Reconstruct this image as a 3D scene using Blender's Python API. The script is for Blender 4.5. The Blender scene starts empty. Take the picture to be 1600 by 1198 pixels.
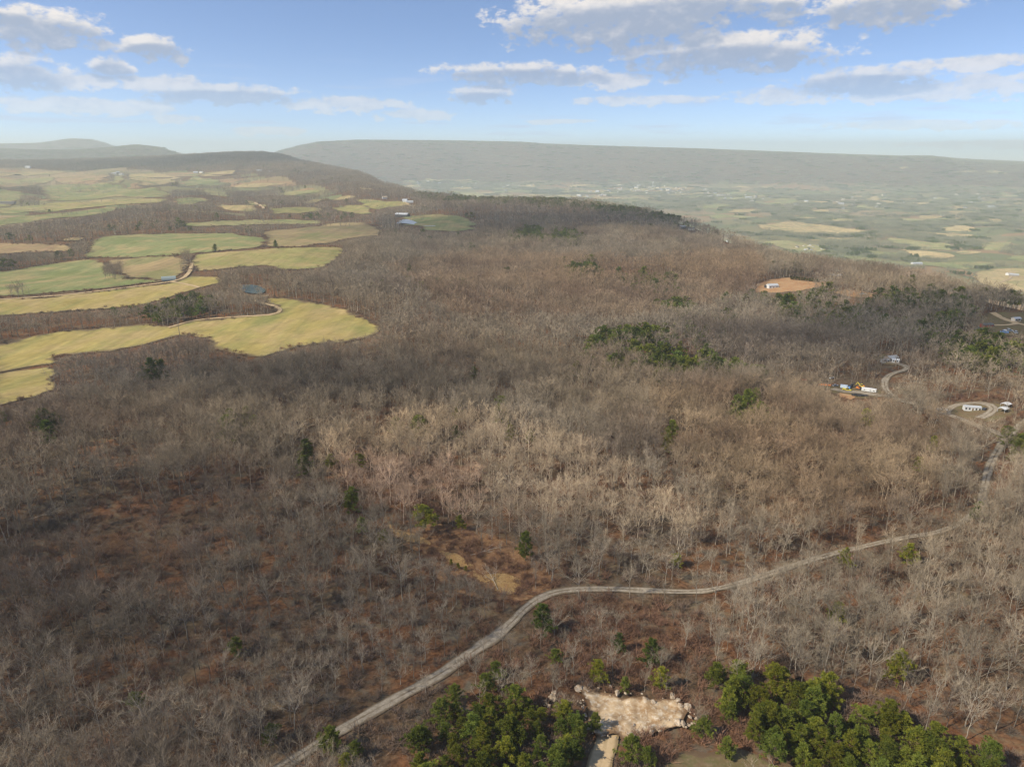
import bpy, bmesh, math, random
import numpy as np
from mathutils import Vector
from mathutils.geometry import delaunay_2d_cdt

scene = bpy.context.scene
COL = scene.collection
R = math.radians
rng = np.random.default_rng(7)
random.seed(7)

# ------------------------------------------------------------------ camera
CAM_Z = 120.0
FPX = 1109.0                      # focal length in pixels of the 1600 px wide photograph
PITCH = math.atan(359.0 / FPX)    # horizon sits at row 240
cam_data = bpy.data.cameras.new('camera')
cam_data.sensor_fit = 'HORIZONTAL'
cam_data.sensor_width = 36.0
cam_data.lens = FPX / 1600.0 * 36.0
cam_data.clip_start = 1.0
cam_data.clip_end = 60000.0
cam = bpy.data.objects.new('camera', cam_data)
COL.objects.link(cam)
cam.location = (0, 0, CAM_Z)
cam.rotation_euler = (math.pi / 2 - PITCH, 0, 0)
scene.camera = cam

# ------------------------------------------------------------------ sky, sun, exposure
SUN_EL = 40.0
SUN_AZ = -115.0     # compass angle of the sun seen from above: 0 = view direction, negative = to the left
world = bpy.data.worlds.new('World')
scene.world = world
world.use_nodes = True
SKY_STRENGTH = 0.10
SKY_TINT = (1.52, 1.54, 1.64)
scene.view_settings.view_transform = 'Standard'
scene.view_settings.look = 'None'
scene.view_settings.gamma = 1.0
scene.view_settings.exposure = 0.30
scene.view_settings.use_curve_mapping = False
scene.cycles.max_bounces = 3
scene.cycles.diffuse_bounces = 2
scene.cycles.glossy_bounces = 1
scene.cycles.transmission_bounces = 2
scene.cycles.transparent_max_bounces = 8
scene.cycles.volume_bounces = 1
scene.cycles.use_denoising = True
scene.cycles.denoiser = 'OPENIMAGEDENOISE'
scene.cycles.denoising_input_passes = 'RGB_ALBEDO_NORMAL'
scene.cycles.use_adaptive_sampling = True
scene.cycles.adaptive_threshold = 0.018
scene.cycles.sample_clamp_indirect = 3.0
scene.cycles.pixel_filter_type = 'BLACKMAN_HARRIS'
scene.cycles.filter_width = 1.4
scene.cycles.volume_step_rate = 1.0

sun_data = bpy.data.lights.new('sun', 'SUN')
sun_data.energy = 5.0
sun_data.angle = R(0.9)
sun_data.color = (1.0, 0.92, 0.77)
sun = bpy.data.objects.new('sun', sun_data)
COL.objects.link(sun)
sdir = Vector((math.sin(R(SUN_AZ)) * math.cos(R(SUN_EL)), math.cos(R(SUN_AZ)) * math.cos(R(SUN_EL)), math.sin(R(SUN_EL))))
sun.rotation_euler = sdir.to_track_quat('Z', 'Y').to_euler()
sun.location = sdir * 3000


class NT:
    """small helper to write node trees"""
    def __init__(self, tree):
        self.t = tree
        self.n = tree.nodes
        self.l = tree.links

    def node(self, typ, **kw):
        nd = self.n.new(typ)
        for k, v in kw.items():
            setattr(nd, k, v)
        return nd

    def put(self, sock, v):
        if isinstance(v, bpy.types.NodeSocket):
            self.l.new(v, sock)
        else:
            sock.default_value = v

    def math(self, op, a, b=0.0, c=None, clamp=False):
        nd = self.node('ShaderNodeMath', operation=op, use_clamp=clamp)
        self.put(nd.inputs[0], a)
        self.put(nd.inputs[1], b)
        if c is not None:
            self.put(nd.inputs[2], c)
        return nd.outputs[0]

    def mix(self, f, a, b, mode='MIX'):
        nd = self.node('ShaderNodeMix', data_type='RGBA', blend_type=mode)
        self.put(nd.inputs[0], f)
        self.put(nd.inputs[6], a if isinstance(a, bpy.types.NodeSocket) else (*a, 1.0)[:4])
        self.put(nd.inputs[7], b if isinstance(b, bpy.types.NodeSocket) else (*b, 1.0)[:4])
        return nd.outputs[2]

    def noise(self, vec, scale, detail=3.0, rough=0.55, dist=0.0):
        nd = self.node('ShaderNodeTexNoise')
        if vec is not None:
            self.l.new(vec, nd.inputs['Vector'])
        nd.inputs['Scale'].default_value = scale
        nd.inputs['Detail'].default_value = detail
        nd.inputs['Roughness'].default_value = rough
        nd.inputs['Distortion'].default_value = dist
        return nd.outputs[0]

    def ramp(self, f, lo, hi):
        nd = self.node('ShaderNodeMapRange', interpolation_type='SMOOTHSTEP')
        self.put(nd.inputs[0], f)
        self.put(nd.inputs[1], lo)
        self.put(nd.inputs[2], hi)
        return nd.outputs[0]

    def comb(self, x, y, z=0.0):
        nd = self.node('ShaderNodeCombineXYZ')
        self.put(nd.inputs[0], x); self.put(nd.inputs[1], y); self.put(nd.inputs[2], z)
        return nd.outputs[0]


def pix_dir(px, py):
    px = np.asarray(px, float); py = np.asarray(py, float)
    u = (px - 800.0) / FPX
    v = (599.0 - py) / FPX
    c, s = math.cos(PITCH), math.sin(PITCH)
    d = np.stack([u, c + v * s, -s + v * c], -1)
    return d / np.linalg.norm(d, axis=-1, keepdims=True)


def pix_angles(px, py):
    d = pix_dir(px, py)
    return np.arctan2(d[..., 0], d[..., 1]), np.arcsin(d[..., 2])


def project(x, y, z):
    c, s = math.cos(PITCH), math.sin(PITCH)
    zz = z - CAM_Z
    dep = y * c - zz * s
    up = y * s + zz * c
    dep = np.where(dep < 1.0, 1.0, dep)
    return 800.0 + FPX * x / dep, 599.0 - FPX * up / dep, dep


# cumulus banks of the sky in view: centre column/row, half width, half height (angles are taken from these)
CLOUDS = [
    (75, 46, 85, 26), (15, 30, 35, 18), (240, 76, 52, 17), (170, 104, 30, 16), (25, 113, 62, 24), (170, 128, 85, 11),
    (350, 147, 120, 15), (262, 130, 50, 12), (530, 163, 125, 12), (125, 166, 130, 12), (640, 180, 70, 9), (280, 186, 40, 7),
    (960, 28, 175, 42), (1080, 10, 150, 30), (1130, 84, 175, 30), (1380, 10, 95, 26), (1225, 12, 35, 22),
    (815, 114, 135, 17), (955, 128, 90, 13), (750, 149, 56, 14), (1345, 125, 110, 18), (1380, 146, 230, 13), (1540, 98, 110, 10),
    (1000, 157, 110, 8), (1550, 130, 95, 13), (1430, 195, 130, 7), (880, 190, 60, 4), (1545, 225, 100, 6), (420, 205, 70, 7),
]


def build_world():
    w = NT(world.node_tree)
    w.n.clear()
    out = w.node('ShaderNodeOutputWorld')
    tc = w.node('ShaderNodeTexCoord')
    D = tc.outputs['Generated']
    sep = w.node('ShaderNodeSeparateXYZ')
    w.l.new(D, sep.inputs[0])
    x, y, z = sep.outputs

    def vmath(op, a, b=None, c=None):
        nd = w.node('ShaderNodeVectorMath', operation=op)
        w.put(nd.inputs[0], a)
        if b is not None: w.put(nd.inputs[1], b)
        if c is not None: w.put(nd.inputs[2], c)
        return nd

    # the gradient of the air is steeper than the texture's, so the elevation is stretched for the whole dome
    sky = w.node('ShaderNodeTexSky', sky_type='NISHITA')
    sky.sun_disc = False
    sky.sun_elevation = R(SUN_EL)
    sky.sun_rotation = R(SUN_AZ)
    sky.altitude = 300
    sky.air_density = 1.0
    sky.dust_density = 0.8
    sky.ozone_density = 2.0
    vv = vmath('NORMALIZE', vmath('MULTIPLY_ADD', D, (1, 1, 2.2), (0, 0, 0.05)).outputs[0])
    w.l.new(vv.outputs[0], sky.inputs[0])
    skyc = w.mix(1.0, sky.outputs[0], SKY_TINT, 'MULTIPLY')

    # scattered cloud over the whole dome (outside the bank in view)
    hz = w.math('MAXIMUM', z, 0.05)
    pl = vmath('DIVIDE', D, w.comb(hz, hz, hz)).outputs[0]
    over = w.noise(pl, 0.7, 3.0, 0.55)
    om = w.ramp(over, 0.56, 0.70)
    om = w.math('MULTIPLY', om, w.ramp(z, 0.15, 0.28))
    gen = w.mix(om, skyc, (6.6, 6.8, 7.4))
    bg0 = w.node('ShaderNodeBackground')
    bg0.inputs[1].default_value = SKY_STRENGTH
    w.l.new(gen, bg0.inputs[0])

    # cumulus banks above the horizon
    az = w.math('ARCTAN2', x, y)
    el = w.math('ARCSINE', z)
    p = w.comb(w.math('MULTIPLY', az, 26.0), w.math('MULTIPLY', el, 46.0), 0.3)
    f1 = w.noise(p, 1.7, 8.0, 0.58)
    f2 = w.noise(vmath('ADD', p, (-0.12, 0.42, 0.0)).outputs[0], 1.7, 4.0, 0.55)
    nw = w.noise(p, 0.5, 2.0, 0.5)
    azw = w.math('MULTIPLY_ADD', w.math('SUBTRACT', nw, 0.5), 0.035, az)
    elw = w.math('MULTIPLY_ADD', w.math('SUBTRACT', f1, 0.5), 0.010, el)
    q = w.comb(azw, elw, 0.0)

    def banks(lst, drop, fh):
        field = None
        for (cx, cy, hw, hh) in lst:
            a0, e0 = [float(v) for v in pix_angles(cx, cy + hh * drop)]
            ra = FPX / hw * 1.0
            re = FPX / (hh * fh)
            d = vmath('MULTIPLY_ADD', q, (ra, re, 0), (-a0 * ra, -e0 * re, 0)).outputs[0]
            f = vmath('DOT_PRODUCT', d, d).outputs['Value']
            field = f if field is None else w.math('MINIMUM', field, f)
        return w.math('SUBTRACT', 1.0, field)
    body = banks(CLOUDS, 0.0, 1.05)
    base = banks([c for c in CLOUDS if c[3] >= 14], 0.55, 0.85)
    dens = w.math('MULTIPLY_ADD', w.math('SUBTRACT', f1, 0.5), 3.6, body)
    mask = w.ramp(dens, 0.0, 0.70)
    sh = w.ramp(w.math('MULTIPLY_ADD', w.math('SUBTRACT', f1, 0.5), 1.6, base), -0.15, 0.75)
    lit = w.math('MULTIPLY_ADD', w.math('SUBTRACT', f1, f2), 1.3, 0.80)
    lit = w.math('MULTIPLY_ADD', sh, -0.80, lit)
    lit = w.ramp(lit, -0.1, 1.1)
    cc = w.mix(lit, (3.1, 3.7, 4.9), (7.6, 7.2, 6.95))
    airf = w.ramp(el, 0.02, 0.15)
    cc = w.mix(w.math('MULTIPLY_ADD', airf, -0.45, 0.45), cc, skyc)
    mask = w.math('MULTIPLY', mask, w.math('MULTIPLY_ADD', airf, 0.26, 0.72))
    # thin streaks low over the ridge
    sp = w.comb(w.math('MULTIPLY', az, 9.0), w.math('MULTIPLY', el, 95.0), 1.7)
    stn = w.ramp(w.noise(sp, 1.0, 4.0, 0.55), 0.52, 0.72)
    stn = w.math('MULTIPLY', stn, w.math('MULTIPLY', w.ramp(el, 0.0, 0.03), w.math('SUBTRACT', 1.0, w.ramp(el, 0.07, 0.12))))
    streak = w.mix(w.math('MULTIPLY', stn, 0.45), skyc, (4.6, 5.3, 7.2))
    fin = w.mix(mask, streak, cc)
    bg1 = w.node('ShaderNodeBackground')
    bg1.inputs[1].default_value = SKY_STRENGTH
    w.l.new(fin, bg1.inputs[0])
    # the bank stands in one sector of the sky; elsewhere the scattered cloud alone is worked out
    sect = w.math('MULTIPLY', w.math('GREATER_THAN', y, 0.6), w.math('MULTIPLY', w.math('GREATER_THAN', z, -0.02), w.math('LESS_THAN', z, 0.27)))
    mx = w.node('ShaderNodeMixShader')
    w.l.new(sect, mx.inputs[0])
    w.l.new(bg0.outputs[0], mx.inputs[1]); w.l.new(bg1.outputs[0], mx.inputs[2])
    w.l.new(mx.outputs[0], out.inputs[0])
    world.cycles.sampling_method = 'MANUAL'
    world.cycles.sample_map_resolution = 256


build_world()

# ------------------------------------------------------------------ terrain shape
TREE_H = 13.0
_brow = np.array([  # column, row of the wooded skyline, distance of the brow
    (0, 250, 5400), (100, 249, 5400), (200, 246, 5400), (280, 242, 5200), (370, 237, 5000), (410, 237, 4900), (440, 241, 4700), (470, 250, 4300),
    (510, 258, 3900), (560, 268, 3300), (600, 285, 2700), (650, 299, 2150), (740, 307, 1850), (850, 308, 1750), (900, 311, 1700), (980, 322, 1550),
    (1030, 330, 1450), (1080, 345, 1300), (1130, 364, 1150), (1180, 383, 1000), (1230, 398, 900), (1300, 406, 850), (1400, 419, 780), (1500, 441, 690),
    (1600, 459, 620)], float)
_ba, _be = pix_angles(_brow[:, 0], _brow[:, 1])
_bh = CAM_Z + _brow[:, 2] * np.tan(_be) - TREE_H
BA = np.concatenate([[-math.pi, -1.6], _ba, [0.8, 1.6, math.pi]])
BR = np.concatenate([[2500, 4000], _brow[:, 2], [560, 1200, 2500]])
BH = np.concatenate([[0, 30], _bh, [5, 0, 0]])


def _sky_line(pts, dist):
    p = np.array(pts, float)
    a, e = pix_angles(p[:, 0], p[:, 1])
    return a, CAM_Z + dist * np.tan(e)


RD = 9600.0
_ra, _rh = _sky_line([(380, 262), (420, 246), (440, 237), (470, 229), (500, 223), (560, 220), (700, 221), (810, 223), (850, 226), (930, 229), (1100, 234), (1200, 238),
                      (1400, 246), (1450, 246), (1500, 252), (1600, 258), (1700, 262)], RD)
_h1a, _h1h = _sky_line([(-200, 238), (0, 234), (60, 236), (120, 236), (170, 232), (215, 228), (250, 232), (275, 240), (300, 254)], 8000.0)
_h2a, _h2h = _sky_line([(-200, 236), (0, 226), (60, 225), (85, 222), (110, 218), (140, 219), (160, 224), (180, 231), (210, 244)], 11800.0)
VALLEY = -230.0

_wd = np.random.default_rng(3)
_waves = []
for lam, amp in ((620, 5.0), (430, 3.2), (300, 2.2), (210, 1.3), (140, 0.6), (90, 0.3)):
    for k in range(3):
        th = _wd.uniform(0, 2 * math.pi)
        l2 = lam * _wd.uniform(0.8, 1.25)
        _waves.append((math.cos(th) * 2 * math.pi / l2, math.sin(th) * 2 * math.pi / l2, _wd.uniform(0, 6.28), amp * 0.55))


def sstep(a, b, x):
    t = np.clip((x - a) / (b - a), 0, 1)
    return t * t * (3 - 2 * t)


def height(x, y):
    x = np.asarray(x, float); y = np.asarray(y, float)
    r = np.hypot(x, y)
    az = np.arctan2(x, y)
    re = np.interp(az, BA, BR)
    he = np.interp(az, BA, BH)
    und = np.zeros_like(r)
    for kx, ky, ph, am in _waves:
        und += am * np.sin(kx * x + ky * y + ph)
    a = np.where(az < -0.18, 0.62, 0.40)
    a = np.interp(az, [-0.35, -0.05], [0.60, 0.40])
    t = np.clip((r / re - a) / (1 - a), 0, 1)
    plate = he * t * t * (3 - 2 * t)
    near = sstep(60, 380, r)
    env = near * (1 - sstep(0.72, 0.97, r / re)) + sstep(1.1, 1.4, r / re) * 0.9
    env = env * (1.0 + 0.6 * sstep(600, 2500, r))
    valley = np.interp(az, [-0.42, -0.24, 0.9, 1.5, math.pi], [0, 1, 1, 0, 0])
    w = np.clip(re * 0.55, 350, 900)
    fall = sstep(0.0, 1.0, (r - re) / w)
    base = plate + (VALLEY * valley + (-60 - he) * (1 - valley) - he * valley * 0.98) * fall
    # far valley floor rises a little towards the far ridge
    foot = sstep(6800, 9000, r) * 40 * valley
    h = base + und * env + foot
    # far ridge across the valley
    rt = np.interp(az, _ra, _rh, left=-200, right=float(_rh[-1]))
    gul = 0.012 * np.sin(az * 95 + 1.2 + r * 0.0011) + 0.01 * np.sin(az * 212 - r * 0.003) + 0.07 * np.sin(az * 41 + r * 0.0007)
    k = sstep(7700, RD, r + gul * 900 * (1 - sstep(9200, RD, r)))
    ridge = h + (rt - h) * k
    h = np.where(az > -0.36, np.maximum(h, ridge), h)
    h1 = np.interp(az, _h1a, _h1h, right=-400)
    h2 = np.interp(az, _h2a, _h2h, right=-400)
    b1 = h1 - 170 * np.abs(sstep(6600, 8000, r) - 1) - 150 * sstep(8000, 9600, r)
    b2 = h2 - 260 * np.abs(sstep(9400, 11800, r) - 1) - 150 * sstep(11800, 13500, r)
    left = az < -0.2
    h = np.where(left & (r > 6000), np.maximum(h, np.maximum(b1, b2)), h)
    return h


def at(px, py):
    """points of the ground under the given pixels"""
    px = np.atleast_1d(np.asarray(px, float)); py = np.atleast_1d(np.asarray(py, float))
    d = pix_dir(px, py)
    ts = 40.0 * 1.012 ** np.arange(0, 500)
    P = d[:, None, :] * ts[None, :, None]
    below = (CAM_Z + P[..., 2]) < height(P[..., 0], P[..., 1])
    hit = np.argmax(below, axis=1)
    hit = np.where(below.any(axis=1), hit, len(ts) - 1)
    lo = ts[np.maximum(hit - 1, 0)]; hi = ts[hit]
    for _ in range(18):
        m = 0.5 * (lo + hi)
        q = d * m[:, None]
        b = (CAM_Z + q[:, 2]) < height(q[:, 0], q[:, 1])
        hi = np.where(b, m, hi); lo = np.where(b, lo, m)
    q = d * hi[:, None]
    return q[:, :2]


# ------------------------------------------------------------------ helpers
def new_obj(name, me, parent=None):
    o = bpy.data.objects.new(name, me)
    COL.objects.link(o)
    if parent is not None:
        o.parent = parent
    return o


def tag(o, label=None, cat=None, group=None, kind=None):
    if label: o['label'] = label
    if cat: o['category'] = cat
    if group: o['group'] = group
    if kind: o['kind'] = kind
    return o


def mesh_np(name, V, F, mats=(), mat_idx=None, smooth=False):
    """V: (n,3); F: (m,3) or (m,4) int array or list of such arrays"""
    Fs = F if isinstance(F, list) else [F]
    Fs = [np.asarray(f, np.int32) for f in Fs if len(f)]
    me = bpy.data.meshes.new(name)
    V = np.asarray(V, np.float32)
    me.vertices.add(len(V))
    me.vertices.foreach_set('co', V.ravel())
    loops = np.concatenate([f.ravel() for f in Fs])
    sizes = np.concatenate([np.full(len(f), f.shape[1], np.int32) for f in Fs])
    starts = np.concatenate([[0], np.cumsum(sizes)[:-1]]).astype(np.int32)
    me.loops.add(len(loops))
    me.loops.foreach_set('vertex_index', loops)
    me.polygons.add(len(sizes))
    me.polygons.foreach_set('loop_start', starts)
    me.polygons.foreach_set('loop_total', sizes)
    for m in mats:
        me.materials.append(m)
    if mat_idx is not None:
        me.polygons.foreach_set('material_index', np.asarray(mat_idx, np.int32))
    if smooth:
        me.polygons.foreach_set('use_smooth', np.ones(len(sizes), bool))
    me.update(calc_edges=True)
    me.validate()
    return me


class MB:
    """collects simple shapes; build() makes one mesh object"""
    def __init__(self):
        self.v = []; self.f = []

    def poly(self, pts, faces):
        o = len(self.v)
        self.v += [tuple(p) for p in pts]
        self.f += [tuple(i + o for i in f) for f in faces]
        return self

    def box(self, x0, x1, y0, y1, z0, z1):
        p = [(x0, y0, z0), (x1, y0, z0), (x1, y1, z0), (x0, y1, z0), (x0, y0, z1), (x1, y0, z1), (x1, y1, z1), (x0, y1, z1)]
        return self.poly(p, [(0, 3, 2, 1), (4, 5, 6, 7), (0, 1, 5, 4), (1, 2, 6, 5), (2, 3, 7, 6), (3, 0, 4, 7)])

    def prism(self, prof, x0, x1):
        """profile in (y,z), counter-clockwise, swept along x"""
        n = len(prof)
        p = [(x0, a, b) for a, b in prof] + [(x1, a, b) for a, b in prof]
        f = [tuple(range(n)), tuple(range(2 * n - 1, n - 1, -1))]
        f += [(i, i + n, (i + 1) % n + n, (i + 1) % n) for i in range(n)]
        return self.poly(p, f)

    def cyl(self, c, axis, r, h, n=12, r2=None):
        r2 = r if r2 is None else r2
        p = []
        for k, (rr, s) in enumerate(((r, -0.5), (r2, 0.5))):
            for i in range(n):
                a = 2 * math.pi * i / n
                q = [rr * math.cos(a), rr * math.sin(a), s * h]
                if axis == 'x': q = [q[2], q[0], q[1]]
                elif axis == 'y': q = [q[0], q[2], q[1]]
                p.append((c[0] + q[0], c[1] + q[1], c[2] + q[2]))
        f = [tuple(range(n))[::-1], tuple(range(n, 2 * n))] + [(i, (i + 1) % n, (i + 1) % n + n, i + n) for i in range(n)]
        return self.poly(p, f)

    def mesh(self, name, m):
        me = bpy.data.meshes.new(name)
        me.from_pydata(self.v, [], self.f)
        bm = bmesh.new(); bm.from_mesh(me)
        bmesh.ops.recalc_face_normals(bm, faces=bm.faces)
        bm.to_mesh(me); bm.free()
        me.materials.append(m)
        return me

    def build(self, name, m, parent=None):
        return new_obj(name, self.mesh(name, m), parent)


def inside(poly, X, Y):
    poly = np.asarray(poly, float)
    res = np.zeros(X.shape, bool)
    bb = (X >= poly[:, 0].min()) & (X <= poly[:, 0].max()) & (Y >= poly[:, 1].min()) & (Y <= poly[:, 1].max())
    if not bb.any():
        return res
    xx = X[bb]; yy = Y[bb]
    c = np.zeros(xx.shape, bool)
    n = len(poly); j = n - 1
    for i in range(n):
        xi, yi = poly[i]; xj, yj = poly[j]
        if yi != yj:
            c ^= ((yi > yy) != (yj > yy)) & (xx < (xj - xi) * (yy - yi) / (yj - yi) + xi)
        j = i
    res[bb] = c
    return res


def vnoise(x, y, scale, seed=0):
    """value noise in 0..1"""
    u = np.asarray(x) / scale; v = np.asarray(y) / scale
    i = np.floor(u).astype(np.int64); j = np.floor(v).astype(np.int64)
    fu = u - i; fv = v - j
    fu = fu * fu * (3 - 2 * fu); fv = fv * fv * (3 - 2 * fv)

    def h(a, b):
        n = (a * 374761393 + b * 668265263 + seed * 982451653) & 0x7fffffff
        n = ((n ^ (n >> 13)) * 1274126177) & 0x7fffffff
        n = n ^ (n >> 16)
        return (n & 0xffff) / 65535.0
    return (h(i, j) * (1 - fu) + h(i + 1, j) * fu) * (1 - fv) + (h(i, j + 1) * (1 - fu) + h(i + 1, j + 1) * fu) * fv


def fnoise(x, y, scale, seed=0):
    return (vnoise(x, y, scale, seed) + 0.5 * vnoise(x, y, scale / 2.1, seed + 1) + 0.25 * vnoise(x, y, scale / 4.3, seed + 2)) / 1.75


# ------------------------------------------------------------------ materials
def material(name):
    m = bpy.data.materials.new(name)
    m.use_nodes = True
    w = NT(m.node_tree)
    w.n.clear()
    out = w.node('ShaderNodeOutputMaterial')
    return m, w, out


def diffuse_out(w, out, col, rough=1.0, bump=None, bump_s=0.3, bump_d=0.1, spec=0.0):
    if spec > 0:
        b = w.node('ShaderNodeBsdfPrincipled')
        b.inputs['Roughness'].default_value = rough
        b.inputs['Specular IOR Level'].default_value = spec
        w.put(b.inputs['Base Color'], col if isinstance(col, bpy.types.NodeSocket) else (*col, 1))
    else:
        b = w.node('ShaderNodeBsdfDiffuse')
        w.put(b.inputs['Color'], col if isinstance(col, bpy.types.NodeSocket) else (*col, 1))
    if bump is not None:
        bn = w.node('ShaderNodeBump')
        bn.inputs['Strength'].default_value = bump_s
        bn.inputs['Distance'].default_value = bump_d
        w.l.new(bump, bn.inputs['Height'])
        w.l.new(bn.outputs[0], b.inputs['Normal'])
    w.l.new(b.outputs[0], out.inputs[0])
    return b


def mat_plain(name, col, rough=0.7, spec=0.3, var=0.12, scale=1.5):
    m, w, out = material(name)
    tc = w.node('ShaderNodeTexCoord')
    n = w.noise(tc.outputs['Object'], scale, 4)
    k = w.math('MULTIPLY_ADD', n, 2 * var, 1 - var)
    g = w.node('ShaderNodeCombineColor')
    for i in range(3):
        w.l.new(w.math('MULTIPLY', k, col[i]), g.inputs[i])
    diffuse_out(w, out, g.outputs[0], rough, spec=spec)
    return m


def mat_forest_floor():
    m, w, out = material('forest_floor')
    geo = w.node('ShaderNodeNewGeometry')
    P = geo.outputs['Position']
    a = w.noise(P, 0.9, 4, 0.65)
    b = w.noise(P, 0.035, 4, 0.6)
    c = w.noise(P, 0.008, 3, 0.5)
    d = w.noise(P, 0.22, 4, 0.6)
    leaf = w.mix(w.ramp(a, 0.3, 0.7), (0.055, 0.036, 0.022), (0.14, 0.090, 0.052))
    red = w.mix(w.ramp(a, 0.3, 0.7), (0.095, 0.040, 0.020), (0.205, 0.098, 0.046))
    col = w.mix(w.ramp(b, 0.38, 0.60), leaf, red)
    grey = w.mix(a, (0.08, 0.065, 0.046), (0.15, 0.125, 0.088))
    col = w.mix(w.ramp(d, 0.48, 0.70), col, grey)
    col = w.mix(w.math('MULTIPLY', w.ramp(c, 0.5, 0.7), 0.5), col, grey)
    s_ = w.noise(P, 0.11, 5, 0.68, 0.6)
    col = w.mix(w.math('MULTIPLY', w.ramp(s_, 0.52, 0.68), 0.7), col, w.mix(a, (0.13, 0.095, 0.052), (0.25, 0.19, 0.11)))
    # moss and grass in a few spots
    e = w.noise(P, 0.05, 5, 0.7)
    col = w.mix(w.math('MULTIPLY', w.ramp(e, 0.66, 0.76), 0.5), col, (0.10, 0.11, 0.04))
    diffuse_out(w, out, col, bump=a, bump_s=0.6, bump_d=0.25)
    return m


def mat_field():
    m, w, out = material('field_grass')
    geo = w.node('ShaderNodeNewGeometry')
    P = geo.outputs['Position']
    oi = w.node('ShaderNodeObjectInfo')
    sp = w.node('ShaderNodeSeparateColor')
    a = w.noise(P, 0.025, 5, 0.62)
    b = w.noise(P, 0.3, 4, 0.65)
    # drill rows, slightly bent
    mp = w.node('ShaderNodeMapping')
    w.l.new(P, mp.inputs[0])
    mp.inputs['Rotation'].default_value = (0, 0, R(28))
    mp.inputs['Scale'].default_value = (0.16, 0.006, 0.02)
    st = w.noise(mp.outputs[0], 1.0, 3, 0.6, 0.3)
    mp2 = w.node('ShaderNodeMapping')
    w.l.new(P, mp2.inputs[0])
    mp2.inputs['Rotation'].default_value = (0, 0, R(28))
    mp2.inputs['Scale'].default_value = (0.055, 0.004, 0.02)
    st2 = w.noise(mp2.outputs[0], 1.0, 4, 0.6, 0.4)
    base = w.mix(w.math('MULTIPLY', w.ramp(st2, 0.46, 0.64), 0.40), oi.outputs['Color'], (0.17, 0.18, 0.065))
    tan = w.mix(0.65, base, (0.36, 0.255, 0.125))
    col = w.mix(w.ramp(a, 0.42, 0.66), base, tan)
    green = w.mix(0.65, base, (0.135, 0.165, 0.055))
    g = w.noise(P, 0.012, 4, 0.6)
    col = w.mix(w.math('MULTIPLY', w.ramp(g, 0.50, 0.66), 0.8), col, green)
    k = w.math('MULTIPLY_ADD', st, 0.6, 0.7)
    mo = w.noise(P, 0.07, 6, 0.72, 0.5)
    k = w.math('MULTIPLY', k, w.math('MULTIPLY_ADD', mo, 0.9, 0.55))
    k = w.math('MULTIPLY', k, w.math('MULTIPLY_ADD', b, 0.4, 0.8))
    # wheel marks of the drill
    mp3 = w.node('ShaderNodeMapping')
    w.l.new(P, mp3.inputs[0])
    mp3.inputs['Rotation'].default_value = (0, 0, R(28))
    wt = w.node('ShaderNodeTexWave', wave_type='BANDS', bands_direction='X')
    w.l.new(mp3.outputs[0], wt.inputs['Vector'])
    wt.inputs['Scale'].default_value = 0.018
    wt.inputs['Distortion'].default_value = 1.2
    wt.inputs['Detail Scale'].default_value = 0.02
    k = w.math('MULTIPLY', k, w.math('MULTIPLY_ADD', w.ramp(wt.outputs['Fac'], 0.90, 0.99), -0.09, 1.0))
    kk = w.node('ShaderNodeCombineColor')
    for i in range(3):
        w.l.new(k, kk.inputs[i])
    col = w.mix(1.0, col, kk.outputs[0], 'MULTIPLY')
    eg = w.node('ShaderNodeAttribute', attribute_name='edge')
    em = w.math('MULTIPLY_ADD', w.math('SUBTRACT', mo, 0.5), 1.6, eg.outputs['Fac'])
    col = w.mix(w.math('SUBTRACT', 1.0, w.ramp(em, 0.05, 0.55)), col, w.mix(b, (0.10, 0.072, 0.042), (0.21, 0.155, 0.085)))
    diffuse_out(w, out, col, bump=b, bump_s=0.4, bump_d=0.2)
    return m


def mat_road(name, c0, c1, cmid, strip=0.5):
    m, w, out = material(name)
    uv = w.node('ShaderNodeUVMap')
    geo = w.node('ShaderNodeNewGeometry')
    P = geo.outputs['Position']
    s = w.node('ShaderNodeSeparateXYZ')
    w.l.new(uv.outputs[0], s.inputs[0])
    u = s.outputs[0]
    n = w.noise(P, 0.8, 5, 0.7)
    n2 = w.noise(P, 0.15, 3, 0.6)
    col = w.mix(w.ramp(n, 0.3, 0.7), c0, c1)
    d = w.math('ABSOLUTE', w.math('SUBTRACT', u, 0.5))
    d = w.math('MULTIPLY_ADD', w.math('SUBTRACT', n, 0.5), 0.10, d)
    mid = w.math('SUBTRACT', 1.0, w.ramp(d, 0.03, 0.11))
    edge = w.ramp(w.math('MULTIPLY_ADD', w.math('SUBTRACT', n2, 0.5), 0.35, d), 0.30, 0.46)
    f = w.math('MAXIMUM', w.math('MULTIPLY', mid, w.math('MULTIPLY', w.ramp(n2, 0.35, 0.6), strip)), w.math('MULTIPLY', edge, 0.85))
    col = w.mix(f, col, cmid)
    diffuse_out(w, out, col, bump=n, bump_s=0.5, bump_d=0.08)
    return m


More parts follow.
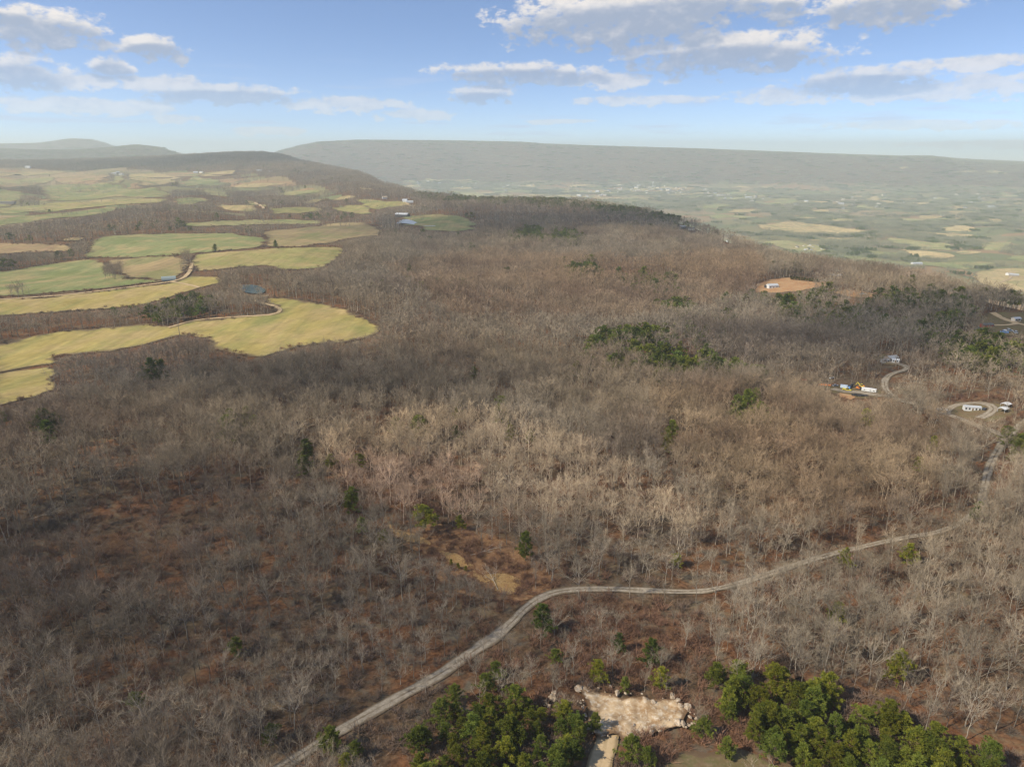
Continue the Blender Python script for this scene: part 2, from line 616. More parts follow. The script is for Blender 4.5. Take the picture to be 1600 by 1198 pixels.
def mat_tree(name, c0, c1, transl=0.0):
    """wood or needles; each tree carries its own tint"""
    m, w, out = material(name)
    at_ = w.node('ShaderNodeAttribute', attribute_type='INSTANCER', attribute_name='tint')
    geo = w.node('ShaderNodeNewGeometry')
    oi = w.node('ShaderNodeObjectInfo')
    n = w.noise(geo.outputs['Position'], 0.9, 2)
    col = w.mix(w.ramp(n, 0.3, 0.7), c0, c1)
    col = w.mix(1.0, col, at_.outputs['Color'], 'MULTIPLY')
    b = w.node('ShaderNodeBsdfDiffuse')
    w.l.new(col, b.inputs[0])
    if transl > 0:
        t = w.node('ShaderNodeBsdfTranslucent')
        w.l.new(col, t.inputs[0])
        mx = w.node('ShaderNodeMixShader')
        mx.inputs[0].default_value = transl
        w.l.new(b.outputs[0], mx.inputs[1]); w.l.new(t.outputs[0], mx.inputs[2])
        w.l.new(mx.outputs[0], out.inputs[0])
    else:
        w.l.new(b.outputs[0], out.inputs[0])
    return m


def mat_earth(name, c0, c1, c2, scale=0.4, margin=None):
    m, w, out = material(name)
    geo = w.node('ShaderNodeNewGeometry')
    P = geo.outputs['Position']
    a = w.noise(P, scale, 5, 0.7, 0.4)
    b = w.noise(P, scale * 4, 4, 0.7)
    col = w.mix(w.ramp(a, 0.36, 0.62), c0, c1)
    col = w.mix(w.ramp(b, 0.45, 0.7), col, c2)
    if margin is not None:
        eg = w.node('ShaderNodeAttribute', attribute_name='edge')
        em = w.math('MULTIPLY_ADD', w.math('SUBTRACT', a, 0.5), 1.8, eg.outputs['Fac'])
        col = w.mix(w.math('SUBTRACT', 1.0, w.ramp(em, 0.15, 0.6)), col, margin)
    diffuse_out(w, out, col, bump=b, bump_s=0.6, bump_d=0.2)
    return m


def mat_water(name='pond_water', col=(0.05, 0.075, 0.055), rough=0.25):
    m, w, out = material(name)
    b = w.node('ShaderNodeBsdfPrincipled')
    b.inputs['Base Color'].default_value = (*col, 1)
    b.inputs['Roughness'].default_value = rough
    b.inputs['Specular IOR Level'].default_value = 0.25
    geo = w.node('ShaderNodeNewGeometry')
    n = w.noise(geo.outputs['Position'], 0.8, 3)
    bn = w.node('ShaderNodeBump')
    bn.inputs['Strength'].default_value = 0.15
    bn.inputs['Distance'].default_value = 0.05
    w.l.new(n, bn.inputs['Height'])
    w.l.new(bn.outputs[0], b.inputs['Normal'])
    w.l.new(b.outputs[0], out.inputs[0])
    return m


M_FLOOR = mat_forest_floor()
M_FIELD = mat_field()


def mat_parcels():
    m, w, out = material('distant_pasture')
    geo = w.node('ShaderNodeNewGeometry')
    mp = w.node('ShaderNodeMapping')
    w.l.new(geo.outputs['Position'], mp.inputs[0])
    mp.inputs['Rotation'].default_value = (0, 0, R(24))
    mp.inputs['Scale'].default_value = (0.0034, 0.0052, 0.0)
    wv = w.node('ShaderNodeTexNoise'); wv.inputs['Scale'].default_value = 0.004; wv.inputs['Detail'].default_value = 3
    w.l.new(geo.outputs['Position'], wv.inputs['Vector'])
    ad = w.node('ShaderNodeVectorMath', operation='MULTIPLY_ADD')
    w.l.new(wv.outputs['Color'], ad.inputs[0]); ad.inputs[1].default_value = (0.8, 0.8, 0)
    w.l.new(mp.outputs[0], ad.inputs[2])
    vo = w.node('ShaderNodeTexVoronoi', distance='CHEBYCHEV')
    w.l.new(ad.outputs[0], vo.inputs['Vector'])
    vo.inputs['Scale'].default_value = 1.0
    sc = w.node('ShaderNodeSeparateColor'); w.l.new(vo.outputs['Color'], sc.inputs[0])
    c1 = w.mix(w.ramp(sc.outputs[0], 0.30, 0.34), (0.29, 0.215, 0.12), (0.215, 0.19, 0.095))
    c2 = w.mix(w.ramp(sc.outputs[1], 0.60, 0.64), c1, (0.165, 0.175, 0.08))
    c3 = w.mix(w.ramp(sc.outputs[2], 0.80, 0.84), c2, (0.30, 0.185, 0.095))
    n = w.noise(geo.outputs['Position'], 0.02, 5, 0.65)
    c4 = w.mix(w.math('MULTIPLY', w.ramp(n, 0.45, 0.7), 0.6), c3, (0.20, 0.155, 0.085))
    diffuse_out(w, out, c4)
    return m


M_PARCEL = mat_parcels()
M_GRAVEL = mat_road('gravel', (0.21, 0.172, 0.122), (0.36, 0.305, 0.23), (0.12, 0.085, 0.05), 0.8)
M_DIRT = mat_road('dirt_track', (0.42, 0.30, 0.165), (0.50, 0.37, 0.22), (0.20, 0.145, 0.075), 0.5)
M_WATER = mat_water()
M_SILT = mat_water('silty_water', (0.36, 0.38, 0.38), 0.35)
M_BARK = mat_tree('bark', (0.185, 0.16, 0.125), (0.33, 0.295, 0.24))
M_TWIG = mat_tree('twigs', (0.240, 0.198, 0.140), (0.340, 0.288, 0.210))
M_PBARK = mat_tree('pine_bark', (0.10, 0.07, 0.05), (0.17, 0.12, 0.09))
M_NEEDLE = mat_tree('pine_needles', (0.10, 0.13, 0.022), (0.21, 0.225, 0.042), 0.35)
M_BRUSH = mat_tree('brush_stems', (0.13, 0.085, 0.06), (0.21, 0.145, 0.105))
M_SAND = mat_earth('sandy_pit', (0.27, 0.165, 0.08), (0.45, 0.33, 0.20), (0.56, 0.47, 0.35), 0.22, (0.17, 0.105, 0.058))
M_ROCK = mat_earth('sandstone', (0.27, 0.19, 0.115), (0.43, 0.34, 0.24), (0.50, 0.43, 0.34), 0.7)
M_ORANGE = mat_earth('red_clay', (0.32, 0.155, 0.07), (0.40, 0.24, 0.12), (0.34, 0.26, 0.15), 0.12)
M_STRAW = mat_earth('dry_grass', (0.34, 0.20, 0.075), (0.40, 0.26, 0.11), (0.20, 0.11, 0.05), 0.45, (0.16, 0.08, 0.04))
M_MEADOW = mat_earth('thin_meadow', (0.155, 0.105, 0.058), (0.125, 0.11, 0.048), (0.20, 0.145, 0.085), 0.2, (0.12, 0.08, 0.048))

# ------------------------------------------------------------------ ground sheet
FARM_PIX = [(-60, 264), (90, 266), (230, 267), (330, 268), (400, 272), (460, 284), (540, 300), (560, 306), (520, 330), (440, 338), (360, 334), (290, 330), (215, 325), (150, 334), (60, 348), (-60, 362)]
FARM_XY = at([p[0] for p in FARM_PIX], [p[1] for p in FARM_PIX])


def open_farmland(x, y):
    return inside(FARM_XY, x, y) & (fnoise(x, y, 420, 67) < 0.60)


def build_ground():
    az = np.concatenate([np.linspace(-180, -47, 50)[:-1], np.linspace(-47, 47, 400), np.linspace(47, 180, 50)[1:-1]]) * math.pi / 180
    rr = np.concatenate([[3.0], np.geomspace(12, 14500, 350)])
    A, RR = np.meshgrid(az, rr)
    X = RR * np.sin(A); Y = RR * np.cos(A)
    Z = height(X, Y)
    n = len(az); m = len(rr)
    V = np.stack([X, Y, Z], -1).reshape(-1, 3)
    i, j = np.meshgrid(np.arange(m - 1), np.arange(n), indexing='ij')
    j2 = (j + 1) % n
    F = np.stack([i * n + j, (i + 1) * n + j, (i + 1) * n + j2, i * n + j2], -1).reshape(-1, 4)[:, ::-1]
    c = len(V)
    V = np.vstack([V, [[0, 0, float(height(0.0, 0.0))]]])
    jj = np.arange(n)
    F3 = np.stack([jj, (jj + 1) % n, np.full(n, c)], -1)[:, ::-1]
    # open land: the valley floor and the far farmland of the plateau
    C = V[F].mean(1)
    cr = np.hypot(C[:, 0], C[:, 1]); ca = np.arctan2(C[:, 0], C[:, 1])
    opn = (C[:, 2] < VALLEY + 60) & (ca > -0.35) & (cr > 1000)
    opn |= open_farmland(C[:, 0], C[:, 1])
    mi = np.concatenate([opn.astype(int), np.zeros(n, int)])
    me = mesh_np('ground', V, [F, F3], [M_FLOOR, M_PARCEL], mi, smooth=True)
    o = new_obj('ground', me)
    tag(o, 'leaf covered plateau and valley ground reaching the far ridge', kind='structure')


build_ground()


def drape(name, xy, off, mat, color=None, label=None, spacing=None, rough_edge=0.0, zfun=None):
    """a sheet over the ground inside the closed line xy"""
    xy = np.asarray(xy, float)
    ext = max(np.ptp(xy[:, 0]), np.ptp(xy[:, 1]))
    sp = spacing or max(2.0, ext / 42)
    pts = []
    n = len(xy)
    # smooth the outline
    c = xy
    for _ in range(1):
        nx = np.roll(c, -1, 0)
        c = np.stack([0.75 * c + 0.25 * nx, 0.25 * c + 0.75 * nx], 1).reshape(-1, 2)
    n = len(c)
    for i in range(n):
        a = c[i]; b = c[(i + 1) % n]
        k = max(1, int(np.hypot(*(b - a)) / sp))
        for t in range(k):
            pts.append(a + (b - a) * t / k)
    B = np.array(pts)
    if rough_edge > 0:
        j = np.stack([vnoise(B[:, 0], B[:, 1], rough_edge * 2.5, 5) - 0.5, vnoise(B[:, 0], B[:, 1], rough_edge * 2.5, 9) - 0.5], -1)
        B = B + j * 2 * rough_edge
    nb = len(B)
    gx = np.arange(B[:, 0].min(), B[:, 0].max(), sp); gy = np.arange(B[:, 1].min(), B[:, 1].max(), sp)
    GX, GY = np.meshgrid(gx, gy)
    GX = GX.ravel() + rng.uniform(-.2, .2, GX.size) * sp; GY = GY.ravel() + rng.uniform(-.2, .2, GY.size) * sp
    ins = inside(B, GX, GY)
    P = np.vstack([B, np.stack([GX[ins], GY[ins]], -1)])
    verts = [Vector((float(p[0]), float(p[1]))) for p in P]
    edges = [(i, (i + 1) % nb) for i in range(nb)]
    vo, _, fo, *_ = delaunay_2d_cdt(verts, edges, [list(range(nb))], 1, 1e-4)
    V = np.array([(v[0], v[1]) for v in vo])
    r = np.hypot(V[:, 0], V[:, 1])
    Z = height(V[:, 0], V[:, 1]) + off + 0.00025 * r
    if zfun is not None:
        Z = Z + zfun(V[:, 0], V[:, 1])
    me = bpy.data.meshes.new(name)
    me.from_pydata([(a, b, z) for (a, b), z in zip(V, Z)], [], [f if len(f) == 3 else f for f in fo])
    me.materials.append(mat)
    de = np.full(len(V), 1e9)
    for q in B:
        de = np.minimum(de, (V[:, 0] - q[0]) ** 2 + (V[:, 1] - q[1]) ** 2)
    ea = me.attributes.new('edge', 'FLOAT', 'POINT')
    ea.data.foreach_set('value', np.clip(np.sqrt(de) / max(sp * 1.6, 4.0 if ext > 60 else 2.0), 0, 1).astype(np.float32))
    me.polygons.foreach_set('use_smooth', np.ones(len(me.polygons), bool))
    bm = bmesh.new(); bm.from_mesh(me)
    for f in bm.faces:
        if f.normal.z < 0: f.normal_flip()
    bm.to_mesh(me); bm.free()
    o = new_obj(name, me)
    if color is not None:
        o.color = (*color, 1)
    tag(o, label, kind='structure')
    return o


GOLD = (0.32, 0.25, 0.085); OLIVE = (0.26, 0.23, 0.085); GREEN = (0.185, 0.195, 0.082); BROWN = (0.265, 0.195, 0.10); REDD = (0.27, 0.18, 0.10); TANN = (0.36, 0.27, 0.13); PALE = (0.27, 0.25, 0.11)
FIELDS = [  # colour, outline as seen in the photograph, brought down onto the ground
    (GOLD, [(-40, 545), (0, 538), (84, 519), (179, 512), (233, 506), (263, 513), (304, 502), (358, 497), (422, 493), (439, 486), (415, 474), (422, 465), (472, 469), (540, 484), (606, 514), (560, 532), (500, 537), (472, 540), (402, 560), (358, 553), (331, 545), (324, 528), (287, 523), (219, 541), (162, 551), (88, 556), (84, 568), (50, 573), (0, 582), (-40, 588)]),
    (GOLD, [(-40, 590), (0, 584), (60, 577), (84, 572), (80, 590), (96, 607), (60, 618), (0, 634), (-40, 640)]),
    (GOLD, [(-40, 470), (0, 468), (67, 466), (169, 455), (267, 443), (294, 432), (344, 433), (350, 440), (314, 450), (283, 460), (236, 474), (169, 483), (51, 491), (-40, 494)]),
    (GREEN, [(-40, 428), (0, 425), (61, 416), (128, 406), (160, 406), (195, 436), (262, 438), (162, 452), (20, 463), (-40, 465)]),
    (BROWN, [(196, 405), (240, 401), (282, 401), (297, 410), (287, 429), (262, 437), (197, 435), (162, 408)]),
    (GREEN, [(127, 403), (150, 371), (220, 366), (287, 365), (368, 365), (391, 370), (416, 372), (411, 387), (337, 393), (300, 396), (230, 402)]),
    (BROWN, [(415, 372), (412, 361), (470, 357), (500, 352), (540, 346), (578, 351), (604, 367), (560, 371), (530, 377), (480, 386), (410, 387)]),
    (PALE, [(285, 349), (340, 345), (450, 343), (508, 346), (499, 350), (440, 351), (380, 352), (330, 354), (287, 354)]),
    (OLIVE, [(299, 399), (337, 395), (439, 388), (526, 386), (542, 390), (531, 400), (516, 414), (489, 421), (449, 423), (429, 416), (388, 416), (354, 421), (302, 424)]),
    (REDD, [(-40, 380), (0, 381), (60, 382), (115, 383), (110, 393), (47, 394), (0, 398), (-40, 399)]),
    (REDD, [(90, 374), (137, 371), (132, 376), (100, 378)]),
    (GREEN, [(-40, 346), (0, 342), (60, 336), (140, 329), (190, 322), (188, 328), (140, 338), (70, 344), (20, 352), (-40, 358)]),
    (REDD, [(90, 276), (135, 273), (170, 272), (174, 280), (140, 286), (110, 285), (90, 284)]),
    (GREEN, [(62, 290), (120, 288), (200, 289), (240, 295), (272, 303), (262, 309), (200, 308), (150, 311), (100, 315), (66, 314)]),
    (PALE, [(-40, 300), (33, 299), (31, 310), (24, 322), (-40, 327)]),
    (PALE, [(-40, 281), (45, 279), (88, 276), (86, 284), (40, 288), (-40, 292)]),
    (TANN, [(200, 272), (255, 271), (280, 277), (272, 285), (240, 291), (205, 287)]),
    (OLIVE, [(60, 318), (130, 315), (200, 312), (262, 312), (250, 317), (190, 320), (120, 327), (70, 333)]),
    (PALE, [(178, 276), (198, 275), (200, 286), (178, 286)]),
    (GREEN, [(285, 279), (330, 277), (345, 283), (310, 291), (280, 290)]),
    (TANN, [(0, 269), (60, 267), (110, 268), (90, 272), (20, 275), (-40, 276)]),
    (TANN, [(300, 270), (350, 268), (380, 271), (350, 276), (310, 276)]),
    (GREEN, [(270, 312), (310, 309), (330, 314), (300, 320), (268, 319)]),
    (PALE, [(440, 301), (480, 297), (500, 300), (470, 306), (445, 307)]),
    (TANN, [(330, 318), (375, 321), (400, 330), (370, 332), (335, 325)]),
    (OLIVE, [(425, 326), (470, 323), (505, 326), (480, 333), (430, 335)]),
    (TANN, [(362, 291), (400, 287), (459, 284), (440, 289), (400, 294), (370, 295)]),
    (PALE, [(313, 297), (340, 299), (367, 306), (350, 310), (325, 304)]),
    (PALE, [(380, 313), (400, 315), (420, 326), (410, 329), (395, 321)]),
    (TANN, [(470, 317), (520, 309), (548, 305), (550, 309), (500, 317)]),
    (OLIVE, [(511, 328), (540, 320), (560, 322), (590, 330), (575, 337), (545, 332)]),
    (OLIVE, [(555, 312), (590, 312), (625, 315), (640, 321), (610, 323), (588, 329), (565, 320)]),
    (GREEN, [(633, 341), (650, 337), (690, 335), (715, 338), (744, 348), (742, 358), (720, 363), (690, 362), (660, 358), (625, 352)]),
    (TANN, [(120, 316), (190, 311), (260, 312), (250, 316), (180, 318), (130, 322)]),
    (REDD, [(0, 287), (60, 284), (64, 288), (30, 292), (0, 293)]),
    (PALE, [(0, 326), (60, 322), (110, 320), (90, 327), (30, 333), (0, 336)]),
    (REDD, [(245, 271), (290, 269), (330, 271), (320, 275), (280, 277)]),
]
VFIELDS = [
    (TANN, [(1183, 353), (1200, 349), (1255, 348), (1290, 353), (1357, 363), (1330, 367), (1250, 367), (1200, 360)]),
    (TANN, [(1259, 373), (1300, 371), (1336, 372), (1325, 377), (1262, 377)]),
    (GREEN, [(1338, 394), (1370, 391), (1400, 394), (1415, 398), (1380, 400)]),
    (PALE, [(1377, 373), (1420, 374), (1492, 384), (1488, 391), (1450, 391), (1400, 381)]),
    (TANN, [(1390, 388), (1430, 391), (1490, 397), (1482, 405), (1450, 406)]),
    (PALE, [(1190, 380), (1230, 376), (1290, 385), (1285, 395), (1240, 397)]),
    (TANN, [(1492, 391), (1530, 391), (1520, 397), (1495, 397)]),
    (TANN, [(1508, 430), (1545, 421), (1600, 419), (1640, 419), (1650, 462), (1600, 458), (1560, 452), (1530, 441)]),
    (GREEN, [(1420, 408), (1470, 410), (1540, 408), (1560, 415), (1500, 421), (1440, 415)]),
    (GREEN, [(1290, 403), (1330, 399), (1430, 412), (1440, 416), (1400, 415)]),
    (TANN, [(1470, 358), (1490, 350), (1522, 356), (1515, 362), (1480, 366)]),
    (TANN, [(1416, 362), (1460, 364), (1530, 367), (1510, 373), (1480, 370)]),
    (TANN, [(1335, 314), (1365, 306), (1386, 310), (1370, 316)]),
    (GREEN, [(1168, 316), (1240, 310), (1252, 314), (1200, 323)]),
    (PALE, [(1535, 380), (1570, 377), (1595, 385), (1560, 393), (1530, 389)]),
    (TANN, [(1132, 331), (1180, 326), (1192, 331), (1150, 335)]), (PALE, [(1140, 338), (1180, 336), (1188, 341), (1150, 342)]),
    (GREEN, [(1085, 322), (1130, 318), (1150, 322), (1110, 330)]), (GREEN, [(1095, 336), (1130, 334), (1160, 340), (1110, 343)]),
    (TANN, [(1260, 331), (1290, 327), (1300, 331), (1275, 334)]), (REDD, [(1338, 330), (1370, 329), (1378, 333), (1345, 333)]),
    (PALE, [(1420, 318), (1455, 312), (1465, 316), (1430, 321)]), (TANN, [(1480, 324), (1495, 321), (1498, 326), (1484, 328)]),
    (TANN, [(1404, 264), (1418, 262), (1424, 265), (1410, 267)]), (TANN, [(1472, 268), (1500, 266), (1530, 268), (1500, 270)]), (TANN, [(1535, 267), (1565, 266), (1585, 270), (1550, 271)]),
    (TANN, [(1540, 345), (1580, 343), (1600, 347), (1560, 350)]), (PALE, [(1400, 343), (1440, 340), (1450, 345), (1415, 347)]),
    (GREEN, [(1580, 400), (1640, 398), (1640, 412), (1590, 412)]), (TANN, [(1240, 340), (1270, 338), (1276, 342), (1248, 343)]),
]
_fr = np.random.default_rng(21)
for k in range(70):
    cx = _fr.uniform(560, 1180); cy = 312 - abs(_fr.normal(0, 12)) if cx > 700 else _fr.uniform(278, 298)
    cy = max(270, min(cy, 330))
    hw = _fr.uniform(10, 38); hh = _fr.uniform(1.0, 2.4)
    VFIELDS.append(([TANN, PALE, GREEN, TANN][k % 4], [(cx - hw, cy), (cx - hw * .3, cy - hh), (cx + hw * .7, cy - hh * .8), (cx + hw, cy + hh * .2), (cx + hw * .2, cy + hh), (cx - hw * .6, cy + hh * .9)]))
for k in range(34):
    cx = _fr.uniform(1180, 1620); cy = _fr.uniform(300, 350)
    hw = _fr.uniform(8, 26); hh = _fr.uniform(1.0, 2.6)
    VFIELDS.append(([TANN, PALE, GREEN, BROWN][k % 4], [(cx - hw, cy), (cx - hw * .3, cy - hh), (cx + hw * .7, cy - hh * .8), (cx + hw, cy + hh * .2), (cx + hw * .2, cy + hh), (cx - hw * .6, cy + hh * .9)]))

FIELD_XY = []
for i, (c, pl) in enumerate(FIELDS + VFIELDS):
    p = np.array(pl, float)
    # more points along each side, so that the outline follows the ground
    q = []
    for a, b in zip(p, np.roll(p, -1, 0)):
        k = max(1, int(np.hypot(*(b - a)) / 25))
        for t in range(k): q.append(a + (b - a) * t / k)
    q = np.array(q)
    xy = at(q[:, 0], q[:, 1])
    FIELD_XY.append(xy)
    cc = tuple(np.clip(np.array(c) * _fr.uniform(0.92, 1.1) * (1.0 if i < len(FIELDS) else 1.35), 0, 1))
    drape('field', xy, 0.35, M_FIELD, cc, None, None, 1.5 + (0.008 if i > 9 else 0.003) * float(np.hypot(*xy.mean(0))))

# ------------------------------------------------------------------ roads and tracks
def smooth_line(pts, step):
    P = np.asarray(pts, float)
    P = np.vstack([2 * P[0] - P[1], P, 2 * P[-1] - P[-2]])
    out = []
    for i in range(1, len(P) - 2):
        p0, p1, p2, p3 = P[i - 1], P[i], P[i + 1], P[i + 2]
        n = max(2, int(np.hypot(*(p2 - p1)) / step))
        for t in np.linspace(0, 1, n, endpoint=False):
            out.append(0.5 * ((2 * p1) + (-p0 + p2) * t + (2 * p0 - 5 * p1 + 4 * p2 - p3) * t * t + (-p0 + 3 * p1 - 3 * p2 + p3) * t ** 3))
    out.append(P[-2])
    return np.array(out)


def road(name, pix, width, off, mat, label, step=2.5, wprof=None):
    xy = at([p[0] for p in pix], [p[1] for p in pix])
    L = smooth_line(xy, step)
    T = np.gradient(L, axis=0)
    T /= np.linalg.norm(T, axis=1, keepdims=True) + 1e-9
    N = np.stack([-T[:, 1], T[:, 0]], -1)
    us = np.linspace(0, 1, 7)
    width0 = width
    width = np.interp(L[:, 0], *wprof) * width0 if wprof else width
    wv = width * (0.94 + 0.3 * (vnoise(L[:, 0], L[:, 1], 14, 4) - 0.4))
    rows = []
    for k, u in enumerate(us):
        q = L + N * ((u - 0.5) * wv)[:, None]
        if k in (0, 6):
            q = q + N * ((vnoise(q[:, 0], q[:, 1], 3.0, 8) - 0.5) * width0 * 0.22)[:, None]
        r = np.hypot(q[:, 0], q[:, 1])
        z = height(q[:, 0], q[:, 1]) + off + 0.00035 * r - 0.05 * (2 * abs(u - 0.5)) ** 2
        rows.append(np.column_stack([q, z]))
    V = np.stack(rows, 1)
    n, m = V.shape[:2]
    i, j = np.meshgrid(np.arange(n - 1), np.arange(m - 1), indexing='ij')
    F = np.stack([i * m + j, i * m + j + 1, (i + 1) * m + j + 1, (i + 1) * m + j], -1).reshape(-1, 4)[:, ::-1]
    me = mesh_np(name, V.reshape(-1, 3), F, [mat], smooth=True)
    uvl = me.uv_layers.new(name='UVMap')
    vi = np.zeros(len(me.loops), np.int32)
    me.loops.foreach_get('vertex_index', vi)
    arc = np.concatenate([[0], np.cumsum(np.linalg.norm(np.diff(L, axis=0), axis=1))])
    uv = np.stack([us[vi % m], arc[vi // m] / width0], -1).astype(np.float32)
    uvl.data.foreach_set('uv', uv.ravel())
    o = new_obj(name, me)
    tag(o, label, kind='structure')
    ROAD_LINES.append((L, width0))
    ROAD_PIX.append((pix, width0))
    return o


ROAD_LINES = []; ROAD_PIX = []
MAIN_ROAD = [(395, 1230), (455, 1190), (520, 1148), (600, 1102), (680, 1058), (740, 1018), (792, 980), (822, 950), (852, 931), (892, 922), (960, 921), (1075, 925), (1130, 918), (1180, 904),
             (1225, 889), (1300, 866), (1400, 843), (1470, 830), (1515, 808), (1533, 788), (1538, 760), (1548, 725), (1566, 694), (1590, 668), (1625, 645)]
road('gravel_road', MAIN_ROAD, 3.5, 0.22, M_GRAVEL, 'pale gravel road curving through the bare woods', 2.5, ([0, 25, 60, 150, 190, 230], [1.0, 1.0, 0.72, 0.72, 1.0, 1.15]))
road('driveway', [(1574, 683), (1540, 671), (1500, 655), (1470, 645), (1440, 634), (1412, 628), (1394, 619), (1383, 606), (1383, 594), (1393, 585), (1412, 579), (1417, 574), (1400, 568), (1386, 566)], 4.0, 0.26, M_GRAVEL, 'gravel driveway winding up to the hidden homestead')
road('driveway', [(1478, 648), (1482, 640), (1496, 633), (1522, 630), (1545, 633), (1552, 640), (1545, 647), (1530, 654)], 5.0, 0.24, M_GRAVEL, 'gravel loop round the white mobile home')
road('driveway', [(1394, 620), (1370, 618), (1345, 614), (1320, 612), (1300, 608)], 6.0, 0.30, M_GRAVEL, 'gravel lane into the machinery yard')
road('farm_track', [(-30, 471), (30, 467), (100, 462), (169, 454), (240, 445), (272, 440), (288, 434), (297, 424), (300, 412)], 4.5, 0.6, M_DIRT, 'pale dirt track between the yellow fields', 6)
road('farm_track', [(268, 441), (290, 445), (312, 450)], 3.5, 0.62, M_DIRT, 'short dirt spur below the farm shed', 6)
road('farm_track', [(263, 513), (304, 502), (358, 497), (422, 493), (438, 486), (428, 479), (408, 474), (392, 466), (420, 463)], 4.0, 0.6, M_DIRT, 'dirt track along the edge of the big field', 6)
road('farm_track', [(1550, 489), (1562, 496), (1576, 502), (1588, 506), (1572, 509), (1548, 509)], 4.5, 0.4, M_DIRT, 'dirt track by the clearing at the right edge', 5)
road('farm_track', [(1588, 506), (1620, 513)], 4.5, 0.4, M_DIRT, 'dirt track running out of the right edge', 5)
road('farm_track', [(1278, 441), (1290, 438), (1302, 434), (1312, 433)], 5.0, 0.4, M_GRAVEL, 'pale track beside the row of round shrubs', 6)
road('farm_track', [(1560, 443), (1576, 437), (1582, 431), (1600, 434)], 9.0, 1.2, M_DIRT, 'pale farm track down in the valley field', 25)
road('farm_track', [(633, 317), (640, 322), (648, 326), (655, 328)], 7.0, 0.8, M_DIRT, 'dirt lane below the white farmhouse', 15)
road('gravel_road', [(384, 313), (400, 318), (412, 327)], 7.0, 0.9, M_DIRT, 'pale road crossing the distant farmland', 20)
road('farm_track', [(950, 1146), (944, 1170), (936, 1196), (926, 1235)], 5.6, 0.30, M_DIRT, 'sandy rutted track leading down from the pit', 1.5)

# ponds
def pond(pix, label, off=0.7, mat=None):
    xy = at([p[0] for p in pix], [p[1] for p in pix])
    z = float(np.max(height(xy[:, 0], xy[:, 1]))) * 0.5 + float(np.mean(height(xy[:, 0], xy[:, 1]))) * 0.5 + off
    o = drape('pond', xy, 0, mat or M_WATER, None, label)
    for v in o.data.vertices:
        v.co.z = z
    return xy


POND_XY = [pond([(372, 449), (385, 446), (400, 446), (412, 450), (416, 456), (408, 461), (392, 461), (378, 458)], 'dark green farm pond at the edge of the woods')]
POND_XY.append(pond([(619, 352), (628, 347), (640, 346), (655, 349), (681, 352), (680, 354.5), (660, 354), (640, 351), (628, 351), (621, 353)], 'silver pond beside the round green field', 1.2, M_SILT))

# cleared patches of the woods
def patch(name, pix, mat, label, off=0.12, rough=2.0, spacing=None, zfun=None):
    xy = at([p[0] for p in pix], [p[1] for p in pix])
    drape(name, xy, off, mat, None, label, spacing, rough, zfun)
    return xy


PIT_PIX = [(902, 1079), (935, 1083), (985, 1087), (1025, 1094), (1072, 1106), (1082, 1122), (1080, 1138), (1045, 1138), (1012, 1150), (985, 1152), (960, 1158), (925, 1157), (912, 1130), (905, 1102)]


def pit_relief(x, y):
    return 1.5 * (fnoise(x, y, 7.0, 31) - 0.45) + 0.7 * (vnoise(x, y, 1.7, 33) - 0.5) + 0.25


CLEAR_XY = []
PIT_XY = patch('sandy_pit', PIT_PIX, M_SAND, 'bare sandy pit with pale broken rock', 0.35, 2.2, 0.6, pit_relief)
CLEAR_XY.append(PIT_XY)
patch('bracken_patch', [(640, 822), (700, 815), (790, 840), (850, 880), (870, 915), (820, 950), (750, 935), (690, 900), (630, 850)], mat_earth('rust_bracken', (0.16, 0.078, 0.038), (0.25, 0.135, 0.066), (0.32, 0.20, 0.10), 0.25), 'rust brown bracken in the open part of the woods', 0.07, 6.0)
for k_, pl_ in enumerate(([(600, 815), (640, 830), (680, 846), (672, 854), (630, 842)], [(676, 850), (712, 864), (730, 878), (718, 890), (694, 878)], [(722, 876), (752, 884), (772, 902), (754, 912), (728, 898)],
                          [(756, 898), (784, 894), (804, 910), (796, 928), (766, 924)])):
    CLEAR_XY.append(patch('dry_grass', pl_, M_STRAW, 'orange dry grass in the open part of the woods', 0.16, 3.0, 1.2))
CLEAR_XY.append(patch('meadow', [(1085, 1165), (1150, 1160), (1200, 1185), (1230, 1240), (1000, 1240), (1040, 1192)], M_MEADOW, 'thin grassy clearing beside the pine stand', 0.12, 2.0))
CLEAR_XY.append(patch('clay_clearing', [(1183, 446), (1205, 438), (1225, 434), (1255, 436), (1290, 440), (1300, 446), (1275, 450), (1250, 455), (1210, 458), (1175, 456)], M_ORANGE, 'orange clay clearing with a white house', 0.3, 4.0))
CLEAR_XY.append(patch('clearing', [(1515, 505), (1550, 488), (1600, 490), (1640, 500), (1640, 530), (1580, 528), (1530, 520)], M_MEADOW, 'dry open clearing at the right edge', 0.2, 4.0))
CLEAR_XY.append(patch('clearing', [(1470, 640), (1500, 629), (1545, 628), (1580, 634), (1590, 650), (1550, 662), (1510, 655), (1480, 650)], M_MEADOW, 'thin lawn round the mobile home', 0.14, 2.0))
CLEAR_XY.append(patch('machinery_yard', [(1280, 602), (1310, 601), (1345, 603), (1372, 608), (1380, 618), (1350, 624), (1315, 622), (1295, 612)], M_GRAVEL if False else M_MEADOW, 'trampled yard with parked machinery', 0.14, 2.0))
CLEAR_XY.append(patch('clay_patch', [(1309, 614), (1325, 616), (1338, 622), (1330, 627), (1312, 623)], M_ORANGE, 'bare orange clay beside the machinery yard', 0.26, 1.0))
CLEAR_XY.append(patch('clearing', [(1362, 552), (1385, 552), (1405, 560), (1405, 570), (1385, 572), (1365, 562)], M_MEADOW, 'small clearing round the hidden homestead', 0.2, 2.0))
